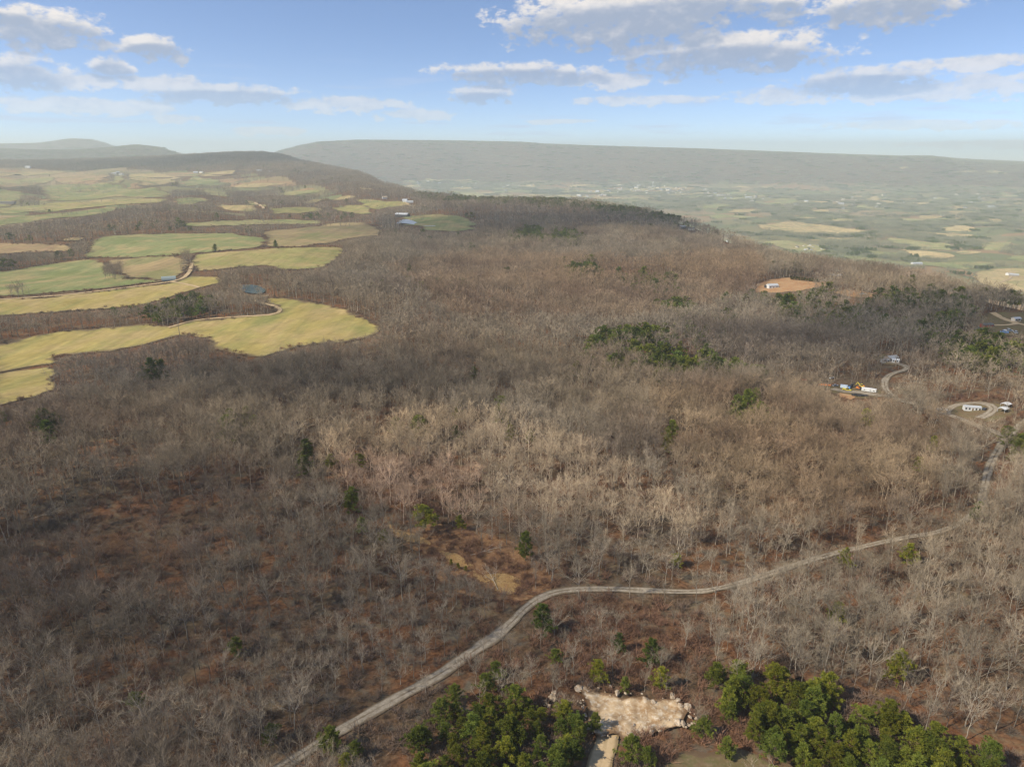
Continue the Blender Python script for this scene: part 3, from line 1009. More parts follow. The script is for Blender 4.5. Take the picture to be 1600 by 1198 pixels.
CLEAR_XY.append(patch('clearing', [(1395, 606), (1410, 604), (1425, 612), (1412, 618), (1398, 614)], M_MEADOW, 'rocky roadside clearing', 0.2, 2.0))
patch('clay_bank', [(1296, 456), (1320, 452), (1350, 456), (1370, 462), (1345, 466), (1310, 463)], M_ORANGE, 'reddish clay bank in the woods', 0.3, 3.0)
patch('bracken_patch', [(85, 845), (150, 830), (240, 850), (300, 862), (300, 880), (220, 885), (140, 878), (95, 865)], M_STRAW if False else mat_earth('bracken', (0.085, 0.045, 0.025), (0.12, 0.065, 0.035), (0.17, 0.10, 0.05), 0.3), 'dark red brown bracken under sparse trees', 0.12, 4.0)

# ------------------------------------------------------------------ tree shapes
def tube(pts, rad, sides):
    pts = np.asarray(pts, float); n = len(pts)
    T = np.gradient(pts, axis=0); T /= np.linalg.norm(T, axis=1, keepdims=True) + 1e-9
    ref = np.array([0.31, 0.77, 0.2])
    A = np.cross(T, ref); A /= np.linalg.norm(A, axis=1, keepdims=True) + 1e-9
    B = np.cross(T, A)
    th = np.arange(sides) * 2 * math.pi / sides
    V = pts[:, None, :] + (A[:, None, :] * np.cos(th)[None, :, None] + B[:, None, :] * np.sin(th)[None, :, None]) * np.asarray(rad)[:, None, None]
    i, j = np.meshgrid(np.arange(n - 1), np.arange(sides), indexing='ij')
    F = np.stack([i * sides + j, i * sides + (j + 1) % sides, (i + 1) * sides + (j + 1) % sides, (i + 1) * sides + j], -1).reshape(-1, 4)
    return V.reshape(-1, 3), F


def ribbons(P0, P1, w0, w1, rs):
    """thin blades from P0 to P1"""
    P0 = np.asarray(P0); P1 = np.asarray(P1)
    d = P1 - P0
    a = np.cross(d, rs.normal(size=d.shape)); a /= np.linalg.norm(a, axis=1, keepdims=True) + 1e-9
    n = len(P0)
    V = np.stack([P0 - a * w0 / 2, P0 + a * w0 / 2, P1 + a * w1 / 2, P1 - a * w1 / 2], 1).reshape(-1, 3)
    F = np.arange(n * 4).reshape(n, 4)
    return V, F


def joinVF(parts):
    V = []; F = []; o = 0
    for v, f in parts:
        V.append(v); F.append(f + o); o += len(v)
    return np.vstack(V), np.vstack(F)


def unit(v):
    return v / (np.linalg.norm(v) + 1e-9)


def bare_tree(seed, h, lod=0, slim=1.0):
    rs = np.random.default_rng(seed)
    cfg = [(9, 6, 14, 0.030, 5), (7, 4, 8, 0.070, 3), (6, 1, 7, 0.19, 3)][lod]
    nl, nb, nt, tw, sides = cfg
    wood = []; crown = []
    fork = h * rs.uniform(0.34, 0.5)
    top = h * 0.86
    lean = rs.normal(0, 0.035, 2)
    zs = np.linspace(0, top, 7 if lod == 0 else (4 if lod == 1 else 3))
    tp = np.stack([lean[0] * zs + rs.normal(0, 0.12, len(zs)) * (zs > 0), lean[1] * zs + rs.normal(0, 0.12, len(zs)) * (zs > 0), zs], -1)
    r0 = 0.0125 * h * (0.9 if lod == 0 else (1.1 if lod == 1 else 1.5))
    tr = r0 * (1 - zs / top * 0.82)
    tr[0] *= 1.25
    wood.append(tube(tp, tr, sides))

    def on_trunk(z):
        return np.array([np.interp(z, zs, tp[:, 0]), np.interp(z, zs, tp[:, 1]), z])
    P0 = []; P1 = []
    limbs = []
    a0 = rs.uniform(0, 6.28)
    for i in range(nl):
        z = rs.uniform(fork * 0.85, h * 0.70) if i > 2 else rs.uniform(fork * 0.75, fork * 1.15)
        az = a0 + i * 2.4 + rs.normal(0, 0.3)
        el = rs.uniform(0.65, 1.05)
        L = (h - z) * rs.uniform(0.72, 0.98)
        p = on_trunk(z); d = np.array([math.cos(az) * math.cos(el) * slim, math.sin(az) * math.cos(el) * slim, math.sin(el)])
        seg = 4 if lod == 0 else 2
        pts = [p]
        for k in range(seg):
            d = unit(d + np.array([0, 0, 0.14]) + rs.normal(0, 0.14, 3))
            p = p + d * L / seg
            pts.append(p)
        rr = r0 * 0.46 * (1 - z / h * 0.5) * np.linspace(1, 0.22, len(pts))
        wood.append(tube(pts, rr, 4 if lod == 0 else 3))
        limbs.append(np.array(pts))
    limbs.append(tp[-3:])
    for pts in limbs:
        for k in range(nb):
            t = rs.uniform(0.25, 1.0) if k else 1.0
            s = t * (len(pts) - 1); i0 = min(int(s), len(pts) - 2)
            p = pts[i0] + (pts[i0 + 1] - pts[i0]) * (s - i0)
            d = unit(unit(pts[i0 + 1] - pts[i0]) + rs.normal(0, 0.55, 3) + np.array([0, 0, 0.1]))
            L = h * rs.uniform(0.10, 0.19)
            q = p + d * L * 0.5; e = q + unit(d + rs.normal(0, 0.3, 3) + np.array([0, 0, 0.15])) * L * 0.5
            if lod == 0:
                crown.append(tube([p, q, e], [0.035, 0.026, 0.012], 3))
            elif lod == 1:
                crown.append(ribbons([p, q], [q, e], 0.09, 0.06, rs))
            for m in range(nt):
                u = rs.uniform(0.1, 1.0)
                b = p + (q - p) * u * 2 if u < 0.5 else q + (e - q) * (u - 0.5) * 2
                dd = unit(d + rs.normal(0, 0.65, 3) + np.array([0, 0, 0.32]))
                ln = rs.uniform(0.7, 1.7) * (h / 15) * (1.0 if lod < 2 else 1.6)
                P0.append(b); P1.append(b + dd * ln)
    crown.append(ribbons(np.array(P0), np.array(P1), tw, tw * 0.35, rs))
    return joinVF(wood), joinVF(crown)


def pine_tree(seed, h, lod=0, round_=0.0):
    rs = np.random.default_rng(seed)
    zs = np.linspace(0, h * 0.96, 5)
    tp = np.stack([rs.normal(0, 0.10, 5) * (zs > 0), rs.normal(0, 0.10, 5) * (zs > 0), zs], -1)
    wood = [tube(tp, 0.014 * h * np.linspace(1, 0.15, 5), 5 if lod == 0 else 3)]
    T0 = []; TD = []
    nw, nbr, ncl, nn = [(12, 6, 4, 19), (7, 4, 2, 9)][lod]
    nlen, nwid = [(0.62, 0.12), (1.15, 0.46)][lod]
    sc = h / 9.0
    start = rs.uniform(0.12, 0.22) + 0.22 * round_
    cl = []
    for i in range(nw):
        t = start + (1 - start) * (i + rs.uniform(0, 0.6)) / nw
        f = (t - start) / (1 - start)
        rmax = h * 0.30 * ((1 - f) ** 0.75 * (0.55 + 0.45 * min(1, f * 4 + 0.3)) + round_ * 0.25 * math.sin(math.pi * min(1, f + 0.1)))
        for k in range(nbr):
            az = rs.uniform(0, 6.28)
            L = rmax * rs.uniform(0.35, 1.2) * (1 + 0.28 * math.sin(az * 2 + seed) + 0.15 * math.sin(az * 5 + 2 * seed + f * 9)) + 0.15
            base = np.array([0, 0, t * h * 0.97])
            d = np.array([math.cos(az), math.sin(az), rs.uniform(0.05, 0.45) + 0.5 * f])
            tip = base + d * L
            if lod == 0:
                wood.append(tube([base, base + (tip - base) * 0.55 + np.array([0, 0, -0.05]), tip], [0.05 * sc, 0.03 * sc, 0.012], 3))
            for m in range(ncl):
                u = rs.uniform(0.4, 1.02) if m else 1.0
                cl.append((base + (tip - base) * u + rs.normal(0, 0.12, 3) * sc, unit(d)))
    cl.append((np.array([0, 0, h * 0.98]), np.array([0, 0, 1.0])))
    C = np.array([c[0] for c in cl]); Dd = np.array([c[1] for c in cl])
    C = np.repeat(C, nn, 0); Dd = np.repeat(Dd, nn, 0)
    nd = Dd * 0.55 + rs.normal(0, 0.62, Dd.shape) + np.array([0, 0, 0.42])
    nd /= np.linalg.norm(nd, axis=1, keepdims=True)
    ln = nlen * sc * rs.uniform(0.6, 1.15, len(C))[:, None]
    a = np.cross(nd, rs.normal(size=nd.shape)); a /= np.linalg.norm(a, axis=1, keepdims=True)
    wv = nwid * sc * 0.5
    V = np.stack([C - a * wv * 0.5 , C + nd * ln * 0.6 + a * wv, C + nd * ln, C + nd * ln * 0.45 - a * wv], 1).reshape(-1, 3)
    F = np.arange(len(C) * 4).reshape(-1, 4)
    return joinVF(wood), (V, F)


def brush(seed, h):
    rs = np.random.default_rng(seed)
    n = 46
    th = rs.uniform(0, 6.28, n); r = rs.uniform(0, 0.9, n)
    P0 = np.stack([r * np.cos(th), r * np.sin(th), np.zeros(n)], -1)
    P1 = P0 + np.stack([rs.normal(0, 0.4, n), rs.normal(0, 0.4, n), rs.uniform(0.5, 1.0, n)], -1) * h
    M = P0 + (P1 - P0) * rs.uniform(0.3, 0.7, (n, 1))
    E = M + np.stack([rs.normal(0, 0.35, n), rs.normal(0, 0.35, n), rs.uniform(0.2, 0.6, n)], -1) * h * 0.6
    return joinVF([ribbons(P0, P1, 0.07, 0.03, rs), ribbons(M, E, 0.05, 0.02, rs)])


PROTO = {}


def proto(key, VFs, mats):
    """one joined shape for the masses; lives in a collection of its own outside the scene"""
    V = []; F = []; mi = []; o = 0
    for k, (v, f) in enumerate(VFs):
        V.append(v); F.append(f + o); mi.append(np.full(len(f), k)); o += len(v)
    me = mesh_np(key, np.vstack(V), np.vstack(F), mats, np.concatenate(mi))
    c, i = key.rsplit('_', 1)
    col = bpy.data.collections.get('shapes_' + c) or bpy.data.collections.new('shapes_' + c)
    ob = bpy.data.objects.new(key, me)
    col.objects.link(ob)
    PROTO.setdefault(c, col)


NV = 14
BARE = []        # (height, trunk mesh, crown mesh)
for i in range(NV):
    h = 15.0 + (i % 4) * 0.6
    wd, cr = bare_tree(100 + i, h, 0, [1.0, 1.5, 0.7, 1.2, 0.9][i % 5])
    BARE.append((h, mesh_np('bare_trunk', *wd, [M_BARK]), mesh_np('bare_crown', *cr, [M_TWIG])))
    proto('bare_%02d' % i, [wd, cr], [M_BARK, M_TWIG])
for i in range(8):
    proto('baremid_%02d' % i, list(bare_tree(200 + i, 15.0, 1, [1.0, 1.5, 0.75, 1.2][i % 4])), [M_BARK, M_TWIG])
for i in range(8):
    proto('barefar_%02d' % i, list(bare_tree(300 + i, 15.0, 2, 1.15)), [M_BARK, M_TWIG])
PINE = []
for i in range(8):
    wd, cr = pine_tree(400 + i, 9.0, 0, 0.0 if i % 3 else 0.6)
    PINE.append((9.0, mesh_np('pine_trunk', *wd, [M_PBARK]), mesh_np('pine_crown', *cr, [M_NEEDLE])))
    proto('pine_%02d' % i, [wd, cr], [M_PBARK, M_NEEDLE])
for i in range(5):
    proto('pinefar_%02d' % i, list(pine_tree(500 + i, 9.0, 1, 0.4)), [M_PBARK, M_NEEDLE])
for i in range(6):
    proto('brush_%02d' % i, [brush(600 + i, 1.9)], [M_BRUSH])


def clump(seed, pines):
    rs = np.random.default_rng(seed)
    w = []; c = []
    n = 34
    for k in range(n):
        (wv, wf), (cv, cf) = pine_tree(seed * 50 + k, 11.0, 1, 0.5) if pines else bare_tree(seed * 50 + k, rs.uniform(11, 15), 2, 1.25)
        aa = rs.uniform(0, 6.28); rad = 34 * math.sqrt(rs.uniform(0, 1)) * (0.75 + 0.35 * math.sin(aa * 2 + seed) + 0.2 * math.sin(aa * 3 + 2 * seed))
        off = np.array([rad * math.cos(aa), rad * math.sin(aa), -1.0])
        w.append((wv + off, wf)); c.append((cv + off, cf))
    return joinVF(w), joinVF(c)


for i in range(6):
    proto('clump_%02d' % i, list(clump(700 + i, False)), [M_BARK, M_TWIG])
for i in range(2):
    proto('pineclump_%02d' % i, list(clump(800 + i, True)), [M_PBARK, M_NEEDLE])


def scatter(name, kindkey, P, rz, sc, var, tint, label, parent=None):
    """many alike plants nobody could count: one object"""
    n = len(P)
    me = bpy.data.meshes.new(name)
    me.vertices.add(n)
    me.vertices.foreach_set('co', np.asarray(P, np.float32).ravel())
    for nm, typ, arr in (('rot', 'FLOAT_VECTOR', np.stack([rng.normal(0, 0.03, n), rng.normal(0, 0.03, n), rz], -1)), ('scl', 'FLOAT_VECTOR', sc), ('tint', 'FLOAT_COLOR', np.column_stack([tint, np.ones(n)]))):
        at_ = me.attributes.new(nm, typ, 'POINT')
        at_.data.foreach_set('vector' if typ == 'FLOAT_VECTOR' else 'color', np.asarray(arr, np.float32).ravel())
    ai = me.attributes.new('variant', 'INT', 'POINT')
    ai.data.foreach_set('value', np.asarray(var, np.int32))
    o = new_obj(name, me)
    g = bpy.data.node_groups.new('scatter_' + name, 'GeometryNodeTree')
    g.interface.new_socket('Geometry', in_out='INPUT', socket_type='NodeSocketGeometry')
    g.interface.new_socket('Geometry', in_out='OUTPUT', socket_type='NodeSocketGeometry')
    N = g.nodes; L = g.links
    gi = N.new('NodeGroupInput'); go = N.new('NodeGroupOutput')
    ci = N.new('GeometryNodeCollectionInfo')
    ci.inputs[0].default_value = PROTO[kindkey]
    ci.inputs['Separate Children'].default_value = True
    ci.inputs['Reset Children'].default_value = True
    ip = N.new('GeometryNodeInstanceOnPoints')
    ip.inputs['Pick Instance'].default_value = True

    def attr(nm, typ):
        a = N.new('GeometryNodeInputNamedAttribute')
        a.data_type = typ
        a.inputs[0].default_value = nm
        return a.outputs[0]
    L.new(gi.outputs[0], ip.inputs['Points'])
    L.new(ci.outputs[0], ip.inputs['Instance'])
    L.new(attr('variant', 'INT'), ip.inputs['Instance Index'])
    e2r = N.new('FunctionNodeEulerToRotation')
    L.new(attr('rot', 'FLOAT_VECTOR'), e2r.inputs[0])
    L.new(e2r.outputs[0], ip.inputs['Rotation'])
    L.new(attr('scl', 'FLOAT_VECTOR'), ip.inputs['Scale'])
    L.new(ip.outputs[0], go.inputs[0])
    md = o.modifiers.new('scatter', 'NODES')
    md.node_group = g
    tag(o, label, kind='stuff')
    return o


# ------------------------------------------------------------------ where the trees stand
def pz(pix):
    return at([p[0] for p in pix], [p[1] for p in pix])


PLATEAU_FIELDS_PIX = [np.array(p, float) for _, p in FIELDS]
# seen area that no crown may cover: the fields, tracks, yards and the pit
KEEP = [(p.mean(0) + (p - p.mean(0)) * 0.985) for p in PLATEAU_FIELDS_PIX]
KEEP += [np.array(p, float) for p in (
    [(690, 868), (705, 866), (752, 884), (795, 905), (800, 922), (772, 926), (738, 905)], [(645, 840), (700, 842), (790, 864), (835, 895), (835, 922), (790, 925), (740, 905), (690, 875)],
    PIT_PIX, [(1183, 440), (1225, 434), (1300, 441), (1250, 455), (1178, 456)], [(1525, 505), (1552, 488), (1640, 492), (1640, 524), (1570, 524)],
    [(1464, 640), (1500, 629), (1545, 628), (1582, 632), (1584, 648), (1540, 654), (1490, 652)], [(1282, 598), (1345, 598), (1372, 606), (1380, 622), (1315, 626), (1290, 606)],
    [(1362, 554), (1400, 554), (1402, 568), (1366, 564)], [(372, 448), (385, 445), (412, 449), (416, 457), (400, 461), (376, 458)], [(1060, 352), (1095, 358), (1090, 363), (1056, 358)],
    [(1128, 373), (1144, 373), (1144, 381), (1128, 381)], [(618, 334), (642, 334), (642, 343), (618, 343)], [(617, 352), (640, 346), (682, 351), (682, 355), (640, 353)],
    [(255, 430), (272, 430), (272, 442), (255, 442)], [(278, 492), (292, 492), (292, 500), (278, 500)],
    [(560, 306), (645, 310), (650, 320), (560, 316)], [(1380, 574), (1420, 570), (1420, 584), (1388, 590), (1385, 606), (1398, 620), (1386, 622), (1376, 604)],
    [(1300, 429), (1316, 429), (1316, 436), (1300, 436)], [(1395, 606), (1415, 604), (1424, 612), (1400, 616)], [(1415, 424), (1440, 424), (1440, 431), (1415, 431)])]
ROADKEEP = []
for pix, wd in ROAD_PIX[:4]:
    P = np.array(pix, float)
    for a, b in zip(P[:-1], P[1:]):
        if a[0] > 880 and a[0] < 1500 and a[1] > 820: continue
        t = (b - a) / (np.hypot(*(b - a)) + 1e-6); nrm = np.array([-t[1], t[0]]) * 3.5
        (KEEP if a[0] >= 1465 and b[0] > 1500 else ROADKEEP).append(np.array([a + nrm, b + nrm, b - nrm, a - nrm]))

THIN = [(pz(p), v) for p, v in (
    ([(80, 800), (150, 770), (300, 800), (330, 850), (320, 890), (200, 900), (90, 880)], 0.28),
    ([(620, 830), (700, 830), (800, 870), (860, 920), (820, 960), (760, 940), (690, 890)], 0.08),
    ([(0, 690), (160, 690), (420, 760), (500, 830), (560, 930), (480, 1000), (250, 1000), (0, 900)], 0.62),
    ([(760, 1010), (830, 960), (900, 935), (1100, 950), (1120, 1060), (1080, 1160), (1150, 1220), (880, 1240), (640, 1230), (560, 1150), (680, 1090)], 0.16),
    ([(1080, 1080), (1400, 1090), (1560, 1150), (1620, 1240), (1100, 1240)], 0.30),
    ([(520, 1130), (430, 1230), (640, 1240), (700, 1090)], 0.35),
    ([(620, 1165), (900, 1165), (1080, 1150), (1180, 1140), (1620, 1185), (1640, 1330), (560, 1330)], 0.06))]
YOUNG = [(pz(p), v) for p, v in (
    ([(430, 980), (600, 930), (730, 960), (790, 985), (720, 1030), (620, 1080), (480, 1140), (200, 1150), (150, 1040)], 0.52),
    ([(700, 1060), (830, 960), (1000, 940), (1100, 1000), (1100, 1150), (900, 1180), (700, 1150)], 0.45))]
SUN_WOOD_TINTZ = [(pz(p), v) for p, v in (  # wood tones; the first zone also paints the sun patch as paler colour
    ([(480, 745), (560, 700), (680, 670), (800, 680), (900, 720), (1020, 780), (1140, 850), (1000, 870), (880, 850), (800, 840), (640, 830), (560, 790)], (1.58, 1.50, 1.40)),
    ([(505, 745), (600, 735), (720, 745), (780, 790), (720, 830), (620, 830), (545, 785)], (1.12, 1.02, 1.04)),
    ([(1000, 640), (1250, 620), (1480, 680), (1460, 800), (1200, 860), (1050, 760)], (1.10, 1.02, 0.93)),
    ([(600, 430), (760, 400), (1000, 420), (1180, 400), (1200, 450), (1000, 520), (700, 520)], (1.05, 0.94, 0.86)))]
PINEZ = [(pz(p), v) for p, v in (   # share of pines in a stand
    ([(660, 1140), (700, 1122), (780, 1108), (850, 1116), (890, 1130), (915, 1165), (905, 1200), (915, 1260), (640, 1270), (630, 1200)], 1.0),
    ([(1150, 1085), (1200, 1078), (1260, 1088), (1340, 1115), (1440, 1155), (1530, 1190), (1570, 1250), (1600, 1290), (1210, 1290), (1190, 1190), (1150, 1150), (1130, 1110)], 1.0),
    ([(1090, 1060), (1200, 1055), (1240, 1085), (1150, 1120), (1095, 1095)], 0.55),
    ([(930, 535), (1010, 530), (1070, 555), (1120, 580), (1190, 595), (1190, 608), (1100, 606), (1040, 612), (960, 598), (890, 592)], 0.62),
    ([(1420, 520), (1500, 535), (1600, 550), (1640, 560), (1640, 610), (1560, 600), (1440, 560)], 0.34),
    ([(1180, 470), (1300, 460), (1500, 480), (1560, 530), (1400, 530), (1250, 520)], 0.20),
    ([(800, 365), (860, 362), (915, 375), (905, 390), (850, 385), (805, 378)], 0.55),
    ([(880, 428), (935, 425), (940, 440), (890, 442)], 0.5), ([(960, 440), (1010, 436), (1080, 446), (1060, 456), (975, 452)], 0.5),
    ([(640, 308), (800, 312), (1000, 330), (1090, 350), (1060, 356), (900, 330), (700, 322)], 0.45),
    ([(180, 498), (240, 478), (300, 470), (340, 480), (335, 500), (260, 510), (195, 510)], 0.26),
    ([(1020, 490), (1060, 484), (1095, 492), (1070, 504), (1030, 502)], 0.5), ([(880, 580), (1000, 570), (1010, 590), (900, 600)], 0.4),
    ([(590, 680), (680, 682), (700, 695), (600, 695)], 0.35), ([(1540, 680), (1600, 690), (1640, 720), (1560, 790), (1545, 740)], 0.4),
    ([(130, 362), (200, 358), (330, 352), (320, 362), (200, 368)], 0.10), ([(440, 330), (560, 335), (560, 345), (440, 345)], 0.2))]
CLUMPZ = [pz(p) for p in ([(160, 437), (168, 424), (190, 420), (192, 436), (175, 441)], [(284, 430), (288, 412), (284, 402), (297, 400), (299, 410), (293, 430)], [(20, 470), (10, 458), (40, 455), (50, 462)])]

SINGLE_PINES = [  # foot of the tree, height, look: standing alone
    (848, 992, 8.5, 'round dark green pine beside the bend of the gravel road'), (868, 1038, 4.2, 'low spreading pine bush below the road bend'), (966, 1020, 5.5, 'small dark pine above the sandy pit'),
    (1016, 1042, 7.5, 'tall dark pine behind the sandy pit'), (934, 1064, 5.5, 'yellow green young pine just above the sandy pit'), (1032, 1078, 6.0, 'pale green pine leaning over the top rim of the pit'),
    (976, 1084, 4.5, 'small dense pine on the upper rim of the pit'), (1133, 1186, 5.2, 'single round pine on the thin grass clearing'), (985, 1192, 6.5, 'broad pine in front of the sandy pit'),
    (1098, 1152, 5.0, 'bushy pine right of the sandy pit'), (518, 1176, 6.0, 'young pine beside the lower gravel road'), (552, 808, 10.5, 'large dark pine alone in the pale woods'),
    (566, 836, 6.0, 'smaller pine just below the large lone pine'), (601, 848, 4.5, 'low bright green pine near the dry grass strip'), (664, 832, 9.0, 'slender yellow green pine above the dry grass strip'),
    (719, 830, 5.5, 'small olive pine in the open pale woods'), (821, 876, 9.0, 'vivid green lone pine right of the open brown patch'), (1306, 976, 6.5, 'round olive pine among bare trees below the road'),
    (1319, 888, 6.5, 'olive pine beside the straight part of the gravel road'), (1416, 884, 7.0, 'rounded olive pine standing right of the roadside one'), (1399, 1070, 9.0, 'pale green lone pine above the large pine stand'),
    (1524, 818, 7.5, 'dark pine at the sharp bend of the gravel road'), (1148, 662, 13.0, 'tall pine at the near side of a small green group'), (1165, 652, 13.0, 'middle pine of a small green group in the woods'), (1180, 642, 11.0, 'far pine of a small green group in the woods'),
    (1048, 698, 11.0, 'dark pine of a pair right of the pale woods'), (1042, 712, 9.0, 'nearer pine of a pair right of the pale woods'), (1350, 670, 9.0, 'olive pine in bare woods below the machinery yard'), (1455, 712, 8.0, 'olive pine among bare trees near the road'),
    (1434, 740, 6.5, 'small pine below the olive one near the road'), (240, 602, 14.0, 'dark pine at the field corner woods'), (255, 598, 12.0, 'second dark pine at the field corner woods'), (80, 702, 12.0, 'dark cedar among bare trees at the left'),
    (480, 722, 9.0, 'green pine at the lower left woods edge'), (475, 745, 8.0, 'nearer small pine at the lower left woods edge'), (518, 733, 6.0, 'yellowish pine bush in grey woods'), (562, 735, 6.5, 'upright yellow green pine in grey woods'),
    (798, 692, 8.0, 'bright olive pine at the pale woods far edge'), (829, 696, 7.0, 'fainter olive pine at the pale woods far edge'), (712, 690, 7.0, 'small dark pine in the middle of the woods'), (370, 1024, 5.0, 'low bluish cedar in the left woods'),
    (215, 1112, 5.0, 'small green cedar in the lower left woods'), (337, 394, 9.0, 'dark round cedar on the field hedge line'), (431, 388, 9.0, 'second dark cedar on the field hedge line'), (640, 428, 10.0, 'lone dark pine far in the woods'),
    (740, 600, 9.0, 'faint pine in shaded woods'), (1570, 700, 9.0, 'bushy pine right of the gravel road junction'), (1590, 712, 9.0, 'broad pine at the right edge below the junction'), (1057, 886, 4.5, 'low olive pine bush near the road'),
    (705, 884, 2.2, 'tiny bright green pine beside the dry grass'), (716, 889, 2.0, 'second tiny bright green pine beside the dry grass'), (728, 893, 1.9, 'third tiny bright green pine nearest the road bend'),
    (930, 1145, 5.0, 'pine at the left rim of the sandy pit'), (905, 1165, 6.0, 'dense pine left of the sandy track'), (1010, 1200, 5.0, 'small pine at the foot of the pit'), (425, 1160, 4.5, 'small shrubby pine left of the lower road'),
    (760, 1085, 5.5, 'young pine right of the lower road'), (712, 1100, 5.0, 'low pine close to the lower road'), (690, 1130, 6.0, 'pine at the upper corner of the lower stand'), (775, 1060, 4.5, 'small pine on the road verge below the bend'),
    (555, 1185, 4.0, 'bushy young pine on the lower road verge'), (540, 1205, 4.0, 'yellow green pine bush at the bottom edge'),
]
SP_XY = at([p[0] for p in SINGLE_PINES], [p[1] for p in SINGLE_PINES])

# nothing tall stands straight in front of the lone pines
for (sx, sy, sh, _), (x_, y_) in zip(SINGLE_PINES, SP_XY):
    dist_ = math.hypot(math.hypot(x_, y_), CAM_Z)
    hp = sh * 1.1 * FPX / dist_ * math.hypot(x_, y_) / dist_
    KEEP.append(np.array([(sx - hp * 0.30, sy - hp * 0.25), (sx + hp * 0.30, sy - hp * 0.25), (sx + hp * 0.34, sy - hp * 0.6), (sx + hp * 0.15, sy - hp * 0.98), (sx - hp * 0.15, sy - hp * 0.98), (sx - hp * 0.34, sy - hp * 0.6)]))


def road_dist(X, Y, lim):
    """True where a point lies within lim of a road"""
    res = np.zeros(X.shape, bool)
    for L, wd in ROAD_LINES:
        m = (X > L[:, 0].min() - 12) & (X < L[:, 0].max() + 12) & (Y > L[:, 1].min() - 12) & (Y < L[:, 1].max() + 12)
        if not m.any(): continue
        x = X[m]; y = Y[m]
        best = np.full(len(x), 1e9)
        for k in range(0, len(L), 1):
            best = np.minimum(best, (x - L[k, 0]) ** 2 + (y - L[k, 1]) ** 2)
        r = np.zeros(X.shape, bool); r[m] = best < (wd / 2 + lim) ** 2
        res |= r
    return res


def any_in(polys, X, Y):
    res = np.zeros(X.shape, bool)
    for p in polys:
        res |= inside(p, X, Y)
    return res


def candidates(r0, r1, s, seed):
    rs = np.random.default_rng(seed)
    half = 0.80
    xm = r1 * math.sin(half)
    gx = np.arange(-xm, xm, s); gy = np.arange(r0 * 0.6, r1, s * 0.92)
    X, Y = np.meshgrid(gx, gy)
    X[1::2] += s / 2
    X = X.ravel() + rs.uniform(-.46, .46, X.size) * s
    Y = Y.ravel() + rs.uniform(-.46, .46, Y.size) * s
    r = np.hypot(X, Y)
    m = (r >= r0) & (r < r1)
    X = X[m]; Y = Y[m]
    Z = height(X, Y)
    px, py, dep = project(X, Y, Z + 8)
    m = (px > -110) & (px < 1710) & (py < 1290)
    return X[m], Y[m], Z[m], rs


EV = np.array([[1.0, 1.0, 1.0]])


